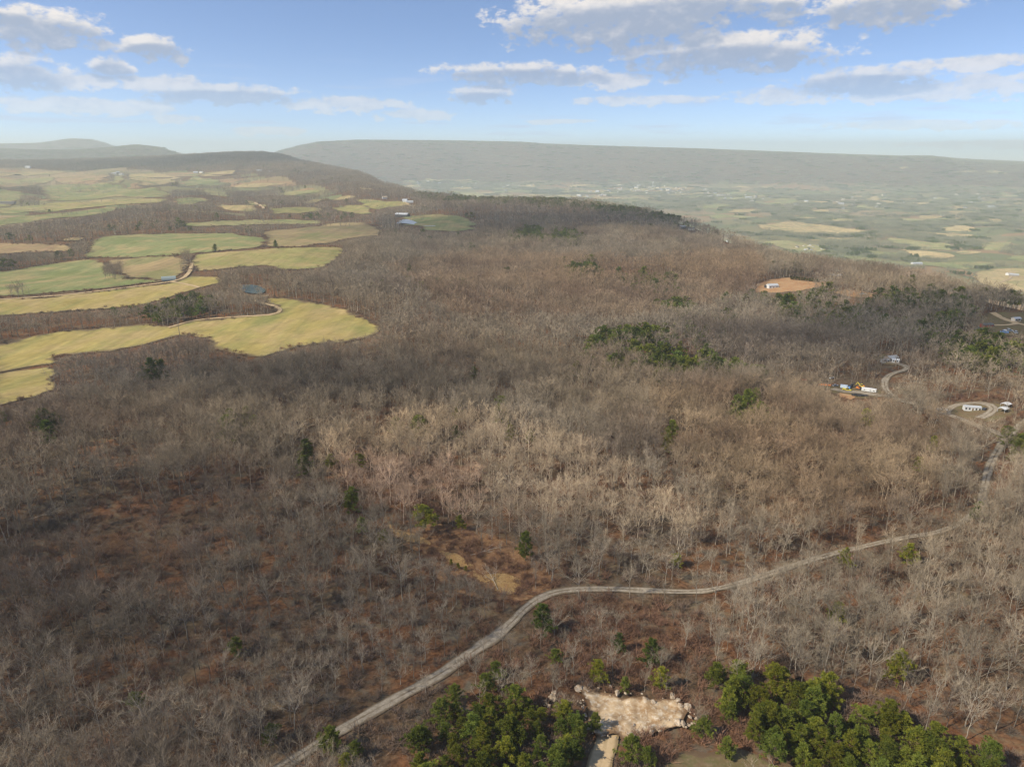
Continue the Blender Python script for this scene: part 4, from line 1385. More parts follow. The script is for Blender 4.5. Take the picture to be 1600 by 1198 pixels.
def place(r0, r1, s, seed, hmean):
    X, Y, Z, rs = candidates(r0, r1, s, seed)
    n = len(X)
    r = np.hypot(X, Y)
    keep = np.ones(n, bool)
    if r1 > 560:                                  # only the plateau and its brow
        re = np.interp(np.arctan2(X, Y), BA, BR)
        brow = r < re * 1.03 + 25
    else:
        brow = np.ones(n, bool)
    keep &= brow
    inclump = any_in(CLUMPZ, X, Y)
    keep &= ~(any_in(FIELD_XY[:len(FIELDS)], X, Y) & ~inclump)
    loose = (r > 1300) & (rs.uniform(0, 1, n) < 0.22 * (fnoise(X, Y, 90, 23) > 0.50))
    keep |= loose & brow
    inclump |= loose
    keep &= ~any_in(CLEAR_XY, X, Y)
    keep &= ~any_in(POND_XY, X, Y)
    keep &= ~road_dist(X, Y, 1.6)
    dens = 0.78 + 0.95 * (fnoise(X, Y, 38, seed) - 0.42)
    if r1 > 1200:
        of = open_farmland(X, Y)
        dens = np.where(of, dens * np.where(fnoise(X, Y, 110, 29) > 0.56, 0.7, 0.05), dens)
    young = np.zeros(n)
    for p, v in THIN:
        dens = np.where(inside(p, X, Y), dens * v, dens)
    for p, v in YOUNG:
        m = inside(p, X, Y)
        young = np.where(m, v, young)
    keep &= rs.uniform(0, 1, n) < np.where(young > 0, np.maximum(dens, 0.5), dens)
    ispine = np.zeros(n, bool)
    for p, v in PINEZ:
        m = inside(p, X, Y)
        # pines stand in bunches within a stand
        bunch = fnoise(X, Y, 30, 77)
        ispine |= m & (rs.uniform(0, 1, n) < v * (0.3 + 1.4 * (bunch > 0.47)) if v < 0.9 else m)
    stray = (fnoise(X, Y, 60, 91) > 0.70) & (rs.uniform(0, 1, n) < 0.10)
    ispine |= stray & (r > 300)
    # pine stands keep their own density
    inst = np.zeros(n, bool)
    for p, v in PINEZ[:2]:
        inst |= inside(p, X, Y)
    keep |= inst & (rs.uniform(0, 1, n) < 0.97) & ~any_in(CLEAR_XY, X, Y) & ~road_dist(X, Y, 1.0)
    h = np.clip(rs.normal(hmean, 2.0, n), hmean * 0.5, hmean * 1.35)
    h *= (0.9 + 0.3 * fnoise(X, Y, 80, 13)) * np.where(r < 260, 0.86, 1.0)
    small = rs.uniform(0, 1, n) < 0.22
    h = np.where(small, h * rs.uniform(0.45, 0.7, n), h)
    h = np.where(young > 0, 15 * young * rs.uniform(0.7, 1.25, n), h)
    h = np.where(ispine, np.where(inst, 3.6 + 5.0 * rs.uniform(0, 1, n) ** 0.8, rs.uniform(9, 14, n) * np.where(r < 260, 0.6, 1.0)), h)
    h = np.where(inclump, rs.uniform(8, 12, n), h)
    X, Y, Z, r, h, ispine, inclump, young = [a[keep] for a in (X, Y, Z, r, h, ispine, inclump, young)]
    # crowns that would stand in front of a field, yard or pit are lower or missing
    ok = np.zeros(len(X), bool)
    for k in (1.0, 0.65, 0.4, 0.25):
        hh = np.where(ok, h, h)
        bad = np.zeros(len(X), bool)
        px, py, _ = project(X, Y, Z + h * k * 0.93)
        for q in KEEP: bad |= inside(q, px, py)
        pm, pym, _ = project(X, Y, Z + h * k * 0.5)
        for q in KEEP: bad |= inside(q, pm, pym)
        rb = np.zeros(len(X), bool)
        for q in ROADKEEP: rb |= inside(q, px, py) | inside(q, pm, pym)
        bad |= rb & (rs.uniform(0, 1, len(X)) < 0.38)
        good = (~bad | inclump) & ~ok
        h = np.where(good, h * k, h)
        ok |= good
    X, Y, Z, r, h, ispine, young = [a[ok] for a in (X, Y, Z, r, h, ispine, young)]
    n = len(X)
    # tint of the wood, with the sun patch painted in
    t1 = fnoise(X, Y, 120, 41); t2 = fnoise(X, Y, 55, 43)
    u = rs.uniform(0, 1, n)
    g = np.clip((t1 - 0.34) / 0.3, 0, 1)[:, None]
    tint = (1 - g) * np.array([0.98, 0.95, 0.93]) + g * np.array([1.03, 0.95, 0.86])
    d = np.clip((t2 - 0.52) / 0.16, 0, 1)[:, None]
    tint = tint * (1 - d) + d * tint * np.array([0.78, 0.74, 0.76])
    for p, v in SUN_WOOD_TINTZ:
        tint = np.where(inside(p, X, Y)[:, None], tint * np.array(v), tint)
    tint *= (0.66 + 0.72 * u ** 1.2)[:, None]
    pt = np.array([1.0, 1.0, 1.0]) * (0.65 + 0.7 * rs.uniform(0, 1, (n, 1)))
    yl = rs.uniform(0, 1, n)[:, None]
    pt = pt * ((1 - yl) * np.array([0.85, 0.95, 1.0]) + yl * np.array([1.25, 1.08, 0.75]))
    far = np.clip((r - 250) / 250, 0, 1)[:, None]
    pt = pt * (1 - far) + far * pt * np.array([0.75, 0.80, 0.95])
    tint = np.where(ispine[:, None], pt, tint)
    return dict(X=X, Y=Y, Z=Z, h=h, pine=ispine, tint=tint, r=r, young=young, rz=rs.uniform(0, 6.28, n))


def sub(d, m):
    return {k: v[m] for k, v in d.items()}


NEAR = place(95, 400, 4.15, 11, 12.6)
MID = place(400, 1100, 5.4, 12, 13.5)
FAR = place(1100, 5600, 10.0, 13, 14.0)
print('trees', len(NEAR['X']), len(MID['X']), len(FAR['X']))

# --- the trees that show largest stand as objects of their own
def tree_object(name, lib, i, x, y, z, h, rz, tint, widen, label, cat, group):
    hh, tm, cm = lib[i]
    e = bpy.data.objects.new(name, None)
    e.empty_display_size = 0.5
    COL.objects.link(e)
    e.location = (x, y, z - 0.05)
    e.rotation_euler = (0, 0, rz)
    s = h / hh
    e.scale = (s * widen, s * widen, s)
    tag(e, label, cat, group)
    for nm, me in (('trunk', tm), ('crown', cm)):
        o = new_obj(nm, me, e)
        o['tint'] = [float(v) for v in tint] + [1.0]
    return e


def tree_label(px, py, pine):
    if pine:
        if px < 930: return 'pine of the dense green stand left of the sandy pit', 'pines left of the sandy pit'
        if py > 1085 and px > 1120: return 'pine of the large green stand right of the sandy pit', 'pines right of the sandy pit'
        if py < 660: return 'dark pine of the evergreen stand in the middle distance', 'pines of the middle distance'
        return 'young pine in the scrub above the sandy pit', 'pines above the sandy pit'
    if px < 230: return 'leafless grey tree of the lower left corner woods', 'bare trees in the lower left corner'
    roadx = np.interp(py, [p[1] for p in MAIN_ROAD[:9]][::-1], [p[0] for p in MAIN_ROAD[:9]][::-1])
    if py > 925 and px < roadx + 5: return 'leafless grey tree in the woods left of the gravel road', 'bare trees left of the gravel road'
    if px < 1130: return 'leafless tree in the scrub between the gravel road and the pit', 'bare trees between road and pit'
    return 'leafless grey tree in the woods right of the pine stand', 'bare trees right of the pine stand'


def pick(d, want, n):
    px, py, dep = project(d['X'], d['Y'], d['Z'] + d['h'] * 0.6)
    inv = want & (px > 6) & (px < 1594) & (py > 0) & (py < 1188)
    size = d['h'] / dep * inv
    idx = np.argsort(-size)[:n]
    return idx[size[idx] > 0], px, py


def plant_individuals(d, want, n, lib, name, cat, widen):
    idx, px, py = pick(d, want, n)
    rs = np.random.default_rng(5)
    for i in idx:
        lab, grp = tree_label(px[i], py[i], cat == 'pine')
        hi = d['h'][i]
        if cat == 'pine':
            lab = ('broad tall ' if hi > 8.6 else ('small ' if hi < 7.0 else '')) + lab
        else:
            lab = ('tall ' if hi > 13.5 else ('thin young ' if hi < 8.5 else 'middling ')) + lab
        tree_object(name, lab and lib, int(rs.integers(len(lib))), d['X'][i], d['Y'][i], d['Z'][i], d['h'][i], d['rz'][i], d['tint'][i], widen * rs.uniform(0.85, 1.2), lab, cat, grp)
    used = np.zeros(len(d['X']), bool); used[idx] = True
    return used


for k, (sx, sy, sh, lab) in enumerate(SINGLE_PINES):
    x, y = SP_XY[k]
    rr = np.random.default_rng(900 + k)
    t = np.array([1.0, 1.0, 1.0]) * rr.uniform(0.85, 1.25)
    if 'olive' in lab or 'yellow' in lab or 'pale' in lab or 'bright' in lab: t = t * np.array([1.5, 1.3, 0.9])
    if 'dark' in lab: t = t * np.array([0.7, 0.8, 0.9])
    lib_i = [0, 3, 6][k % 3] if ('slender' in lab or 'upright' in lab) else [1, 2, 4, 5, 7][k % 5]
    wide = 1.5 if 'bush' in lab or 'spreading' in lab or 'low' in lab else (1.3 if 'round' in lab or 'broad' in lab else 1.1)
    tree_object('pine_tree', PINE, lib_i, x, y, float(height(x, y)), sh * 1.1, rr.uniform(0, 6), t, wide, lab, 'pine', 'pines standing alone')

usedn = plant_individuals(NEAR, ~NEAR['pine'], 300, BARE, 'bare_tree', 'tree', 1.05)
usedp = plant_individuals(NEAR, NEAR['pine'], 240, PINE, 'pine_tree', 'pine', 1.3)
REST = sub(NEAR, ~(usedn | usedp))


def mass(d, m, name, key, nv, h0, widen, label, seed):
    q = sub(d, m)
    n = len(q['X'])
    if n == 0: return
    rs = np.random.default_rng(seed)
    s = q['h'] / h0
    wv = s * widen * rs.uniform(0.85, 1.2, n)
    scatter(name, key, np.stack([q['X'], q['Y'], q['Z'] - 0.05], -1), q['rz'], np.stack([wv, wv, s], -1), rs.integers(0, nv, n), q['tint'], label)


mass(REST, ~REST['pine'], 'bare_woods', 'bare', NV, 15.8, 1.05, 'leafless grey woods filling the middle of the plateau', 1)
mass(REST, REST['pine'], 'pine_woods', 'pine', 8, 9.0, 1.12, 'scattered green pines among the bare woods', 2)
mass(MID, ~MID['pine'], 'bare_woods', 'baremid', 8, 15.0, 1.1, 'leafless brown woods beyond the open fields', 3)
mass(MID, MID['pine'], 'pine_woods', 'pinefar', 5, 9.0, 1.15, 'dark evergreens dotted through the middle distance', 4)
mass(FAR, ~FAR['pine'], 'bare_woods', 'barefar', 8, 15.0, 1.45, 'distant leafless woods and tree lines of the plateau', 5)
mass(FAR, FAR['pine'], 'pine_woods', 'pinefar', 5, 9.0, 1.3, 'distant dark evergreens along the plateau edge', 6)

# --- woods of the valley and the far slopes
def far_clumps():
    rs = np.random.default_rng(55)
    out = []
    for r0, r1, s in ((1500, 8000, 36.0), (8000, 12600, 60.0)):
        xm = r1 * math.sin(0.66)
        gx = np.arange(-xm, xm, s); gy = np.arange(r0 * 0.7, r1, s)
        X, Y = np.meshgrid(gx, gy)
        X = X.ravel() + rs.uniform(-.3, .3, X.size) * s; Y = Y.ravel() + rs.uniform(-.3, .3, Y.size) * s
        r = np.hypot(X, Y); azz = np.arctan2(X, Y)
        re = np.interp(azz, BA, BR)
        m = (r >= r0) & (r < r1) & (r > re * 1.02) & (np.abs(azz) < 0.64)
        m &= ~any_in(FIELD_XY[len(FIELDS):], X, Y) if r0 < 8000 else True
        X = X[m]; Y = Y[m]; r = r[m]
        Z = height(X, Y)
        # open land between the woods of the valley floor
        op = fnoise(X, Y, 420, 61)
        flat = Z < VALLEY + 45
        k = ~flat | (op < 0.53) | (rs.uniform(0, 1, len(X)) < 0.12)
        # hidden behind the brow
        px, py, _ = project(X, Y, Z + 14)
        k &= (px > -80) & (px < 1680) & (py < 480)
        out.append(np.stack([X[k], Y[k], Z[k], np.full(k.sum(), s / 42.0)], -1))
    P = np.vstack(out)
    n = len(P)
    u = rs.uniform(0, 1, (n, 1))
    tint = (0.72 + 0.45 * u) * np.array([0.90, 1.04, 0.86]) * (0.8 + 0.5 * fnoise(P[:, 0], P[:, 1], 500, 3))[:, None]
    pine = rs.uniform(0, 1, n) < 0.12
    for m, nm, key, nv, lab in ((~pine, 'distant_woods', 'clump', 6, 'hazy leafless woods of the valley and far ridges'), (pine, 'distant_woods', 'pineclump', 2, 'hazy evergreens of the valley and far ridges')):
        q = P[m]
        sc = np.stack([q[:, 3] * 1.05, q[:, 3] * 1.05, np.ones(len(q))], -1)
        scatter(nm, key, q[:, :3], rs.uniform(0, 6.28, len(q)), sc, rs.integers(0, nv, len(q)), tint[m], lab)
    print('clumps', n)


far_clumps()

# --- brush on the forest floor
def undergrowth():
    X, Y, Z, rs = candidates(95, 420, 2.4, 71)
    n = len(X)
    dens = 0.25 + 0.9 * (fnoise(X, Y, 26, 15) - 0.35)
    for p, v in THIN[1:2] + THIN[3:]:
        dens = np.where(inside(p, X, Y), 0.95 * (fnoise(X, Y, 14, 51) > 0.36), dens)
    k = (rs.uniform(0, 1, n) < dens) & ~road_dist(X, Y, 0.8) & ~any_in(CLEAR_XY, X, Y) & ~any_in(FIELD_XY[:3], X, Y)
    X, Y, Z = X[k], Y[k], Z[k]
    ex = []
    for xy in FIELD_XY[:11]:
        for a, b in zip(xy, np.roll(xy, -1, 0)):
            m = int(np.hypot(*(b - a)) / 2.2)
            if m and np.hypot(*a) < 1500:
                tt = rs.uniform(0, 1, m)[:, None]
                q = a + (b - a) * tt + rs.normal(0, 2.2, (m, 2))
                ex.append(q[vnoise(q[:, 0], q[:, 1], 22, 6) > 0.35])
    ex = np.vstack(ex)
    ex = ex[~road_dist(ex[:, 0], ex[:, 1], 0.5)]
    X = np.concatenate([X, ex[:, 0]]); Y = np.concatenate([Y, ex[:, 1]]); Z = np.concatenate([Z, height(ex[:, 0], ex[:, 1])])
    n = len(X)
    t = np.array([1, 1, 1]) * rs.uniform(0.7, 1.35, (n, 1))
    t = t * np.where((fnoise(X, Y, 40, 19) > 0.5)[:, None], np.array([1.15, 0.95, 0.85]), np.array([1.0, 1.05, 1.1]))
    s = rs.uniform(0.5, 1.35, n)
    scatter('undergrowth', 'brush', np.stack([X, Y, Z], -1), rs.uniform(0, 6.28, n), np.stack([s * 1.2, s * 1.2, s], -1), rs.integers(0, 6, n), t, 'brown leafless brush under the trees')
    print('brush', n)


undergrowth()

# ------------------------------------------------------------------ buildings, vehicles and small things
C_WHITE = mat_plain('white_siding', (0.62, 0.62, 0.60), 0.6, 0.3, 0.08)
C_CREAM = mat_plain('cream_siding', (0.62, 0.56, 0.45), 0.7, 0.2)
C_TAN = mat_plain('tan_boards', (0.42, 0.33, 0.22), 0.8, 0.2)
C_GREYW = mat_plain('weathered_boards', (0.28, 0.25, 0.22), 0.85, 0.1)
C_METAL = mat_plain('galvanised_metal', (0.42, 0.43, 0.43), 0.6, 0.3, 0.15)
C_GREENM = mat_plain('green_grey_metal', (0.24, 0.28, 0.265), 0.7, 0.2, 0.15)
C_SHING = mat_plain('dark_shingle', (0.13, 0.125, 0.12), 0.9, 0.1)
C_GLASS = mat_plain('dark_glass', (0.03, 0.035, 0.04), 0.1, 0.6, 0.02)
C_TYRE = mat_plain('tyre_rubber', (0.025, 0.025, 0.025), 0.9, 0.1)
C_BLUE = mat_plain('blue_paint', (0.16, 0.30, 0.55), 0.4, 0.5)
C_YELLOW = mat_plain('yellow_paint', (0.62, 0.50, 0.05), 0.45, 0.4)
C_ORANGEP = mat_plain('orange_paint', (0.60, 0.19, 0.04), 0.5, 0.4, 0.2)
C_RED = mat_plain('red_paint', (0.40, 0.05, 0.035), 0.5, 0.4, 0.2)
C_DARK = mat_plain('dark_steel', (0.05, 0.05, 0.055), 0.6, 0.3)
C_TEAL = mat_plain('teal_paint', (0.04, 0.30, 0.28), 0.4, 0.5)
C_WOOD = mat_plain('wood', (0.20, 0.14, 0.09), 0.85, 0.1)


def stand(name, px, py, rz, label, cat, group=None, sink=0.0, off=0.25):
    x, y = at(px, py)[0]
    r = math.hypot(x, y)
    e = bpy.data.objects.new(name, None)
    e.empty_display_size = 0.5
    COL.objects.link(e)
    e.location = (x, y, float(height(x, y)) + off + 0.0002 * r - sink)
    e.rotation_euler = (0, 0, rz)
    k = 0.66 if 1240 < px < 1600 and 545 < py < 660 else 0.8
    e.scale = (k, k, k)
    return tag(e, label, cat, group)


def house(name, px, py, w, l, h, rz, wall, roof, label, cat='house', group=None, windows=3, over=0.35, pitch=0.45, chimney=False):
    e = stand(name, px, py, rz, label, cat, group, 0.3)
    MB().box(-l / 2, l / 2, -w / 2, w / 2, 0, h).build('wall', wall, e)
    gh = w / 2 * pitch
    MB().prism([(-w / 2, h + 0.004), (w / 2, h + 0.004), (0, h + gh)], -l / 2, l / 2).build('gable', wall, e)
    o = w / 2 + over; t = 0.22
    k = gh / (w / 2)
    rf = MB().prism([(-o, h - over * k + 0.02), (0, h + gh + 0.02), (o, h - over * k + 0.02), (o, h - over * k + t), (0, h + gh + t), (-o, h - over * k + t)], -l / 2 - over, l / 2 + over).build('roof', roof, e)
    if chimney:
        MB().box(l * 0.2, l * 0.2 + 0.8, 0.3, 1.1, h + gh * 0.3, h + gh + 1.1).build('chimney', C_GREYW, rf)
    if windows:
        d = MB().box(-0.5, 0.5, -w / 2 - 0.06, -w / 2 - 0.003, 0.3, min(2.4, h - 0.2)).build('door', C_WOOD, e)
        for s in (-1, 1):
            for i in range(windows):
                x = (i + 0.5) / windows * l - l / 2
                if s == -1 and abs(x) < 1.2: continue
                y = s * w / 2
                MB().box(x - 0.6, x + 0.6, min(y + s * 0.003, y + s * 0.05), max(y + s * 0.003, y + s * 0.05), 1.1, min(2.4, h - 0.15)).build('window', C_GLASS, e)
    return e


def wheels(e, xs, ys, r, w=0.28):
    for x in xs:
        for y in ys:
            t = MB().cyl((x, y, r), 'y', r, w, 14).build('wheel', C_TYRE, e)
            MB().cyl((x, y + (0.02 if y > 0 else -0.02), r), 'y', r * 0.5, w, 8).build('rim', C_METAL, t)


def car(px, py, rz, paint, label, pickup=False, s=1.0, group=None):
    e = stand('pickup_truck' if pickup else 'car', px, py, rz, label, 'pickup' if pickup else 'car', group)
    e.scale = tuple(v * s for v in e.scale)
    b = MB()
    if pickup:
        b.prism([(-0.9, 0.45), (0.9, 0.45), (0.92, 0.95), (-0.92, 0.95)], -2.7, 2.6)
        b.box(-2.7, -0.6, -0.92, -0.82, 0.95, 1.25).box(-2.7, -0.6, 0.82, 0.92, 0.95, 1.25).box(-2.7, -2.6, -0.82, 0.82, 0.95, 1.25)
        b.build('body', paint, e)
        cab = MB().poly([(-0.6, -.85, .95), (1.3, -.85, .95), (1.3, .85, .95), (-0.6, .85, .95), (-0.45, -.7, 1.75), (0.7, -.7, 1.75), (0.7, .7, 1.75), (-0.45, .7, 1.75)], [(0, 3, 2, 1), (4, 5, 6, 7), (0, 1, 5, 4), (1, 2, 6, 5), (2, 3, 7, 6), (3, 0, 4, 7)])
    else:
        b.prism([(-0.85, 0.35), (0.85, 0.35), (0.9, 0.6), (0.85, 0.9), (-0.85, 0.9), (-0.9, 0.6)], -2.2, 2.2)
        b.build('body', paint, e)
        cab = MB().poly([(-1.9, -.8, .9), (1.1, -.8, .9), (1.1, .8, .9), (-1.9, .8, .9), (-1.3, -.65, 1.45), (0.4, -.65, 1.45), (0.4, .65, 1.45), (-1.3, .65, 1.45)], [(0, 3, 2, 1), (4, 5, 6, 7), (0, 1, 5, 4), (1, 2, 6, 5), (2, 3, 7, 6), (3, 0, 4, 7)])
    cab.build('cabin', C_GLASS, e)
    (MB().box(-0.47, 0.72, -0.72, 0.72, 1.754, 1.80) if pickup else MB().box(-1.32, 0.42, -0.67, 0.67, 1.454, 1.50)).build('roof', paint, e)
    wheels(e, (-1.5, 1.5), (-0.82, 0.82), 0.36)
    return e


def box_truck(px, py, rz, cabc, boxc, label, L=6.0):
    e = stand('truck', px, py, rz, label, 'truck')
    MB().box(-L / 2, L / 2, -1.15, 1.15, 1.0, 3.3).build('cargo_box', boxc, e)
    c = MB().prism([(-1.05, 0.6), (1.05, 0.6), (1.05, 2.4), (-1.05, 2.4)], L / 2 + 0.15, L / 2 + 2.1).build('cab', cabc, e)
    MB().box(L / 2 + 2.104, L / 2 + 2.13, -0.95, 0.95, 1.5, 2.25).build('windscreen', C_GLASS, c)
    MB().box(-L / 2, L / 2 + 0.15, -0.5, 0.5, 0.6, 0.99).build('chassis', C_DARK, e)
    wheels(e, (-L / 2 + 1.2, L / 2 + 1.2), (-0.95, 0.95), 0.48)
    return e


def excavator(px, py, rz, paint, label):
    e = stand('excavator', px, py, rz, label, 'excavator')
    for y in (-1.05, 1.05):
        MB().prism([(y - 0.3, 0.1), (y + 0.3, 0.1), (y + 0.3, 0.9), (y - 0.3, 0.9)], -1.9, 1.9).build('track', C_DARK, e)
    MB().box(-1.9, 1.0, -1.3, 1.3, 1.0, 2.0).build('body', paint, e)
    cb = MB().box(0.0, 1.5, -1.25, -0.2, 2.004, 3.2).build('cab', C_GLASS, e)
    MB().box(-0.05, 1.55, -1.3, -0.15, 3.204, 3.3).build('cab_roof', paint, cb)
    MB().poly([(1.0, 0.1, 1.5), (1.0, 0.5, 1.5), (3.6, 0.5, 4.0), (3.6, 0.1, 4.0), (1.0, 0.1, 2.1), (1.0, 0.5, 2.1), (3.5, 0.5, 4.5), (3.5, 0.1, 4.5)], [(0, 3, 2, 1), (4, 5, 6, 7), (0, 1, 5, 4), (1, 2, 6, 5), (2, 3, 7, 6), (3, 0, 4, 7)]).build('boom', paint, e)
    a = MB().poly([(3.45, 0.15, 4.4), (3.45, 0.45, 4.4), (5.0, 0.45, 1.6), (5.0, 0.15, 1.6), (3.8, 0.15, 4.5), (3.8, 0.45, 4.5), (5.3, 0.45, 1.7), (5.3, 0.15, 1.7)], [(0, 3, 2, 1), (4, 5, 6, 7), (0, 1, 5, 4), (1, 2, 6, 5), (2, 3, 7, 6), (3, 0, 4, 7)]).build('arm', paint, e)
    MB().prism([(-0.3, 0.7), (0.9, 0.7), (0.9, 1.5), (-0.3, 1.5)], 4.5, 5.3).build('bucket', C_DARK, a)
    return e


def flat_trailer(px, py, rz, paint, label, L=9.0):
    e = stand('flatbed_trailer', px, py, rz, label, 'trailer')
    MB().box(-L / 2, L / 2, -1.15, 1.15, 0.85, 1.1).build('deck', paint, e)
    for y in (-1.2, 1.12):
        MB().box(-L / 2, L / 2, y, y + 0.08, 1.104, 1.5).build('side_rail', paint, e)
    MB().box(L / 2, L / 2 + 1.6, -0.12, 0.12, 0.75, 0.9).build('drawbar', C_DARK, e)
    wheels(e, (-L / 4, -L / 4 + 1.0), (-0.95, 0.95), 0.42)
    return e


def box_trailer(px, py, rz, paint, label, L=9.0, H=2.9):
    e = stand('travel_trailer', px, py, rz, label, 'trailer')
    MB().prism([(-1.2, 0.6), (1.2, 0.6), (1.2, H - 0.25), (0.9, H), (-0.9, H), (-1.2, H - 0.25)], -L / 2, L / 2).build('body', paint, e)
    for x in (-L * 0.3, 0.1 * L, L * 0.34):
        for s in (-1, 1):
            MB().box(x - 0.5, x + 0.5, min(s * 1.203, s * 1.23), max(s * 1.203, s * 1.23), 1.5, 2.1).build('window', C_GLASS, e)
    MB().box(L / 2, L / 2 + 1.3, -0.1, 0.1, 0.55, 0.7).build('drawbar', C_DARK, e)
    wheels(e, (-0.5, 0.5), (-1.0, 1.0), 0.38)
    return e


def carport(px, py, rz, label, w=5.0, l=6.5):
    e = stand('carport', px, py, rz, label, 'carport', 'metal carports')
    for x in (-l / 2 + 0.2, l / 2 - 0.2):
        for y in (-w / 2 + 0.2, w / 2 - 0.2):
            MB().box(x - 0.07, x + 0.07, y - 0.07, y + 0.07, 0, 2.6).build('post', C_METAL, e)
    MB().prism([(-w / 2, 2.55), (0, 3.4), (w / 2, 2.55), (w / 2, 2.65), (0, 3.5), (-w / 2, 2.65)], -l / 2, l / 2).build('roof', C_WHITE, e)
    return e


# homestead by the gravel road
house('mobile_home', 1518, 641, 4.2, 11, 3.0, R(-14), C_WHITE, C_METAL, 'long white mobile home inside the gravel loop', 'mobile home', None, 5, 0.2, 0.28)
carport(1571, 637, R(30), 'farther white carport roof at the right edge of the homestead')
carport(1567, 644, R(30), 'nearer white carport roof at the right edge of the homestead')
car(1472, 642, R(-10), C_WHITE, 'white pickup parked where the gravel loop begins', True, 1.25)
car(1538, 641, R(40), C_DARK, 'dark car parked beside the mobile home', False, 1.1)
# machinery yard
box_truck(1318, 608, R(-25), C_BLUE, mat_plain('pale_blue_paint', (0.55, 0.65, 0.75), 0.4, 0.4), 'pale blue box truck in the machinery yard', 5.5)
car(1323, 611, R(-30), C_YELLOW, 'yellow pickup in front of the pale blue truck', True, 1.3)
excavator(1329, 606, R(20), C_DARK, 'dark excavator between the blue truck and the orange one')
excavator(1341, 609, R(-40), C_ORANGEP, 'orange and yellow excavator beside the white trailer')
excavator(1346, 607, R(130), C_YELLOW, 'yellow excavator behind the orange one')
box_trailer(1357, 613, R(-28), C_WHITE, 'long white travel trailer at the end of the yard', 11.0, 3.3)
flat_trailer(1288, 604, R(-20), C_ORANGEP, 'rusty orange flatbed trailer at the left end of the yard', 10.0)
flat_trailer(1346, 620, R(-15), C_DARK, 'dark flatbed trailer below the white trailer', 9.0)
car(1305, 604, R(15), C_METAL, 'grey car left of the pale blue truck', False, 1.1)
car(1336, 619, R(-10), C_DARK, 'black pickup on the orange clay patch', True, 1.1)
flat_trailer(1256, 596, R(10), C_RED, 'small red trailer alone in the woods left of the yard', 5.0)
car(1299, 592, R(35), C_WHITE, 'white car in the woods above the machinery yard', False, 1.1)
# hidden homestead
house('house', 1392, 563, 7, 11, 3.2, R(20), C_GREYW, C_METAL, 'grey cabin with pale metal roof up the winding driveway', 'house', None, 3)
house('shed', 1399, 566, 4, 6, 2.6, R(-30), C_WHITE, C_WHITE, 'small white shed just below the grey cabin', 'shed', None, 2)
house('shed', 1383, 566, 4, 7, 2.6, R(10), C_WHITE, C_METAL, 'white shed left of the grey cabin', 'shed', None, 2)
car(1370, 556, R(50), C_WHITE, 'white car at the top of the winding driveway', False, 1.1)
# right edge clearing
car(1529, 516, R(0), C_TEAL, 'teal car at the woods edge of the right clearing', False, 1.4)
car(1575, 519, R(20), C_WHITE, 'white pickup in the right clearing', True, 1.4)
car(1569, 521, R(-40), C_BLUE, 'blue car in front of the white pickup', False, 1.3)
car(1586, 521, R(70), C_METAL, 'silver car right of the white pickup', False, 1.3)
house('shed', 1587, 502, 4, 6, 2.6, R(10), C_CREAM, C_METAL, 'cream shed beside the dirt track in the right clearing', 'shed', None, 2)
house('shed', 1541, 511, 4, 9, 2.4, R(5), C_RED, C_SHING, 'low red shed at the end of the dirt track', 'shed', None, 2)
# orange clay clearing
house('house', 1206, 450, 8, 13, 3.4, R(12), C_WHITE, C_METAL, 'white house on the orange clay clearing', 'house', None, 3)
house('shed', 1199, 450, 5, 6, 3.0, R(12), C_DARK, C_SHING, 'dark shed left of the white house on the clay', 'shed', None, 2)
house('house', 1305, 434, 8, 14, 3.2, R(-15), C_TAN, C_GREYW, 'tan house at the end of the shrub row', 'house', None, 3)
car(1348, 461, R(10), C_WHITE, 'white van like car by the reddish clay bank', False, 1.5)
SHR = at([1236 + i * 4.1 for i in range(11)], [437.5 + i * 0.42 for i in range(11)])
for i in range(11):
    hm, tm, cm = PINE[1 + i % 2]
    e = bpy.data.objects.new('round_shrub', None); COL.objects.link(e)
    e.location = (SHR[i][0], SHR[i][1], float(height(*SHR[i])))
    s = 0.40 + 0.04 * (i % 3)
    e.scale = (s * 1.7, s * 1.7, s); e.rotation_euler = (0, 0, i * 1.3)
    tag(e, 'dark round shrub in the straight row on the orange clearing', 'shrub', 'shrubs planted in a row')
    for nm, me in (('trunk', tm), ('crown', cm)):
        o = new_obj(nm, me, e); o['tint'] = [0.5, 0.55, 0.6, 1.0]
# houses on the plateau edge
house('house', 1066, 357, 9, 14, 4, R(25), C_GREYW, C_METAL, 'grey house among the trees on the plateau brow', 'house', None, 3)
house('house', 1080, 360, 8, 12, 4, R(-10), C_CREAM, C_SHING, 'cream house with dark roof on the plateau brow', 'house', None, 3)
house('house', 1136, 378, 9, 11, 5, R(60), C_WHITE, C_SHING, 'white gabled house with dark roof near the brow', 'house', None, 3, 0.4, 0.9)
house('house', 1427, 428, 9, 20, 4, R(-5), C_TAN, C_TAN, 'long tan house in the trees above the valley', 'house', None, 4)
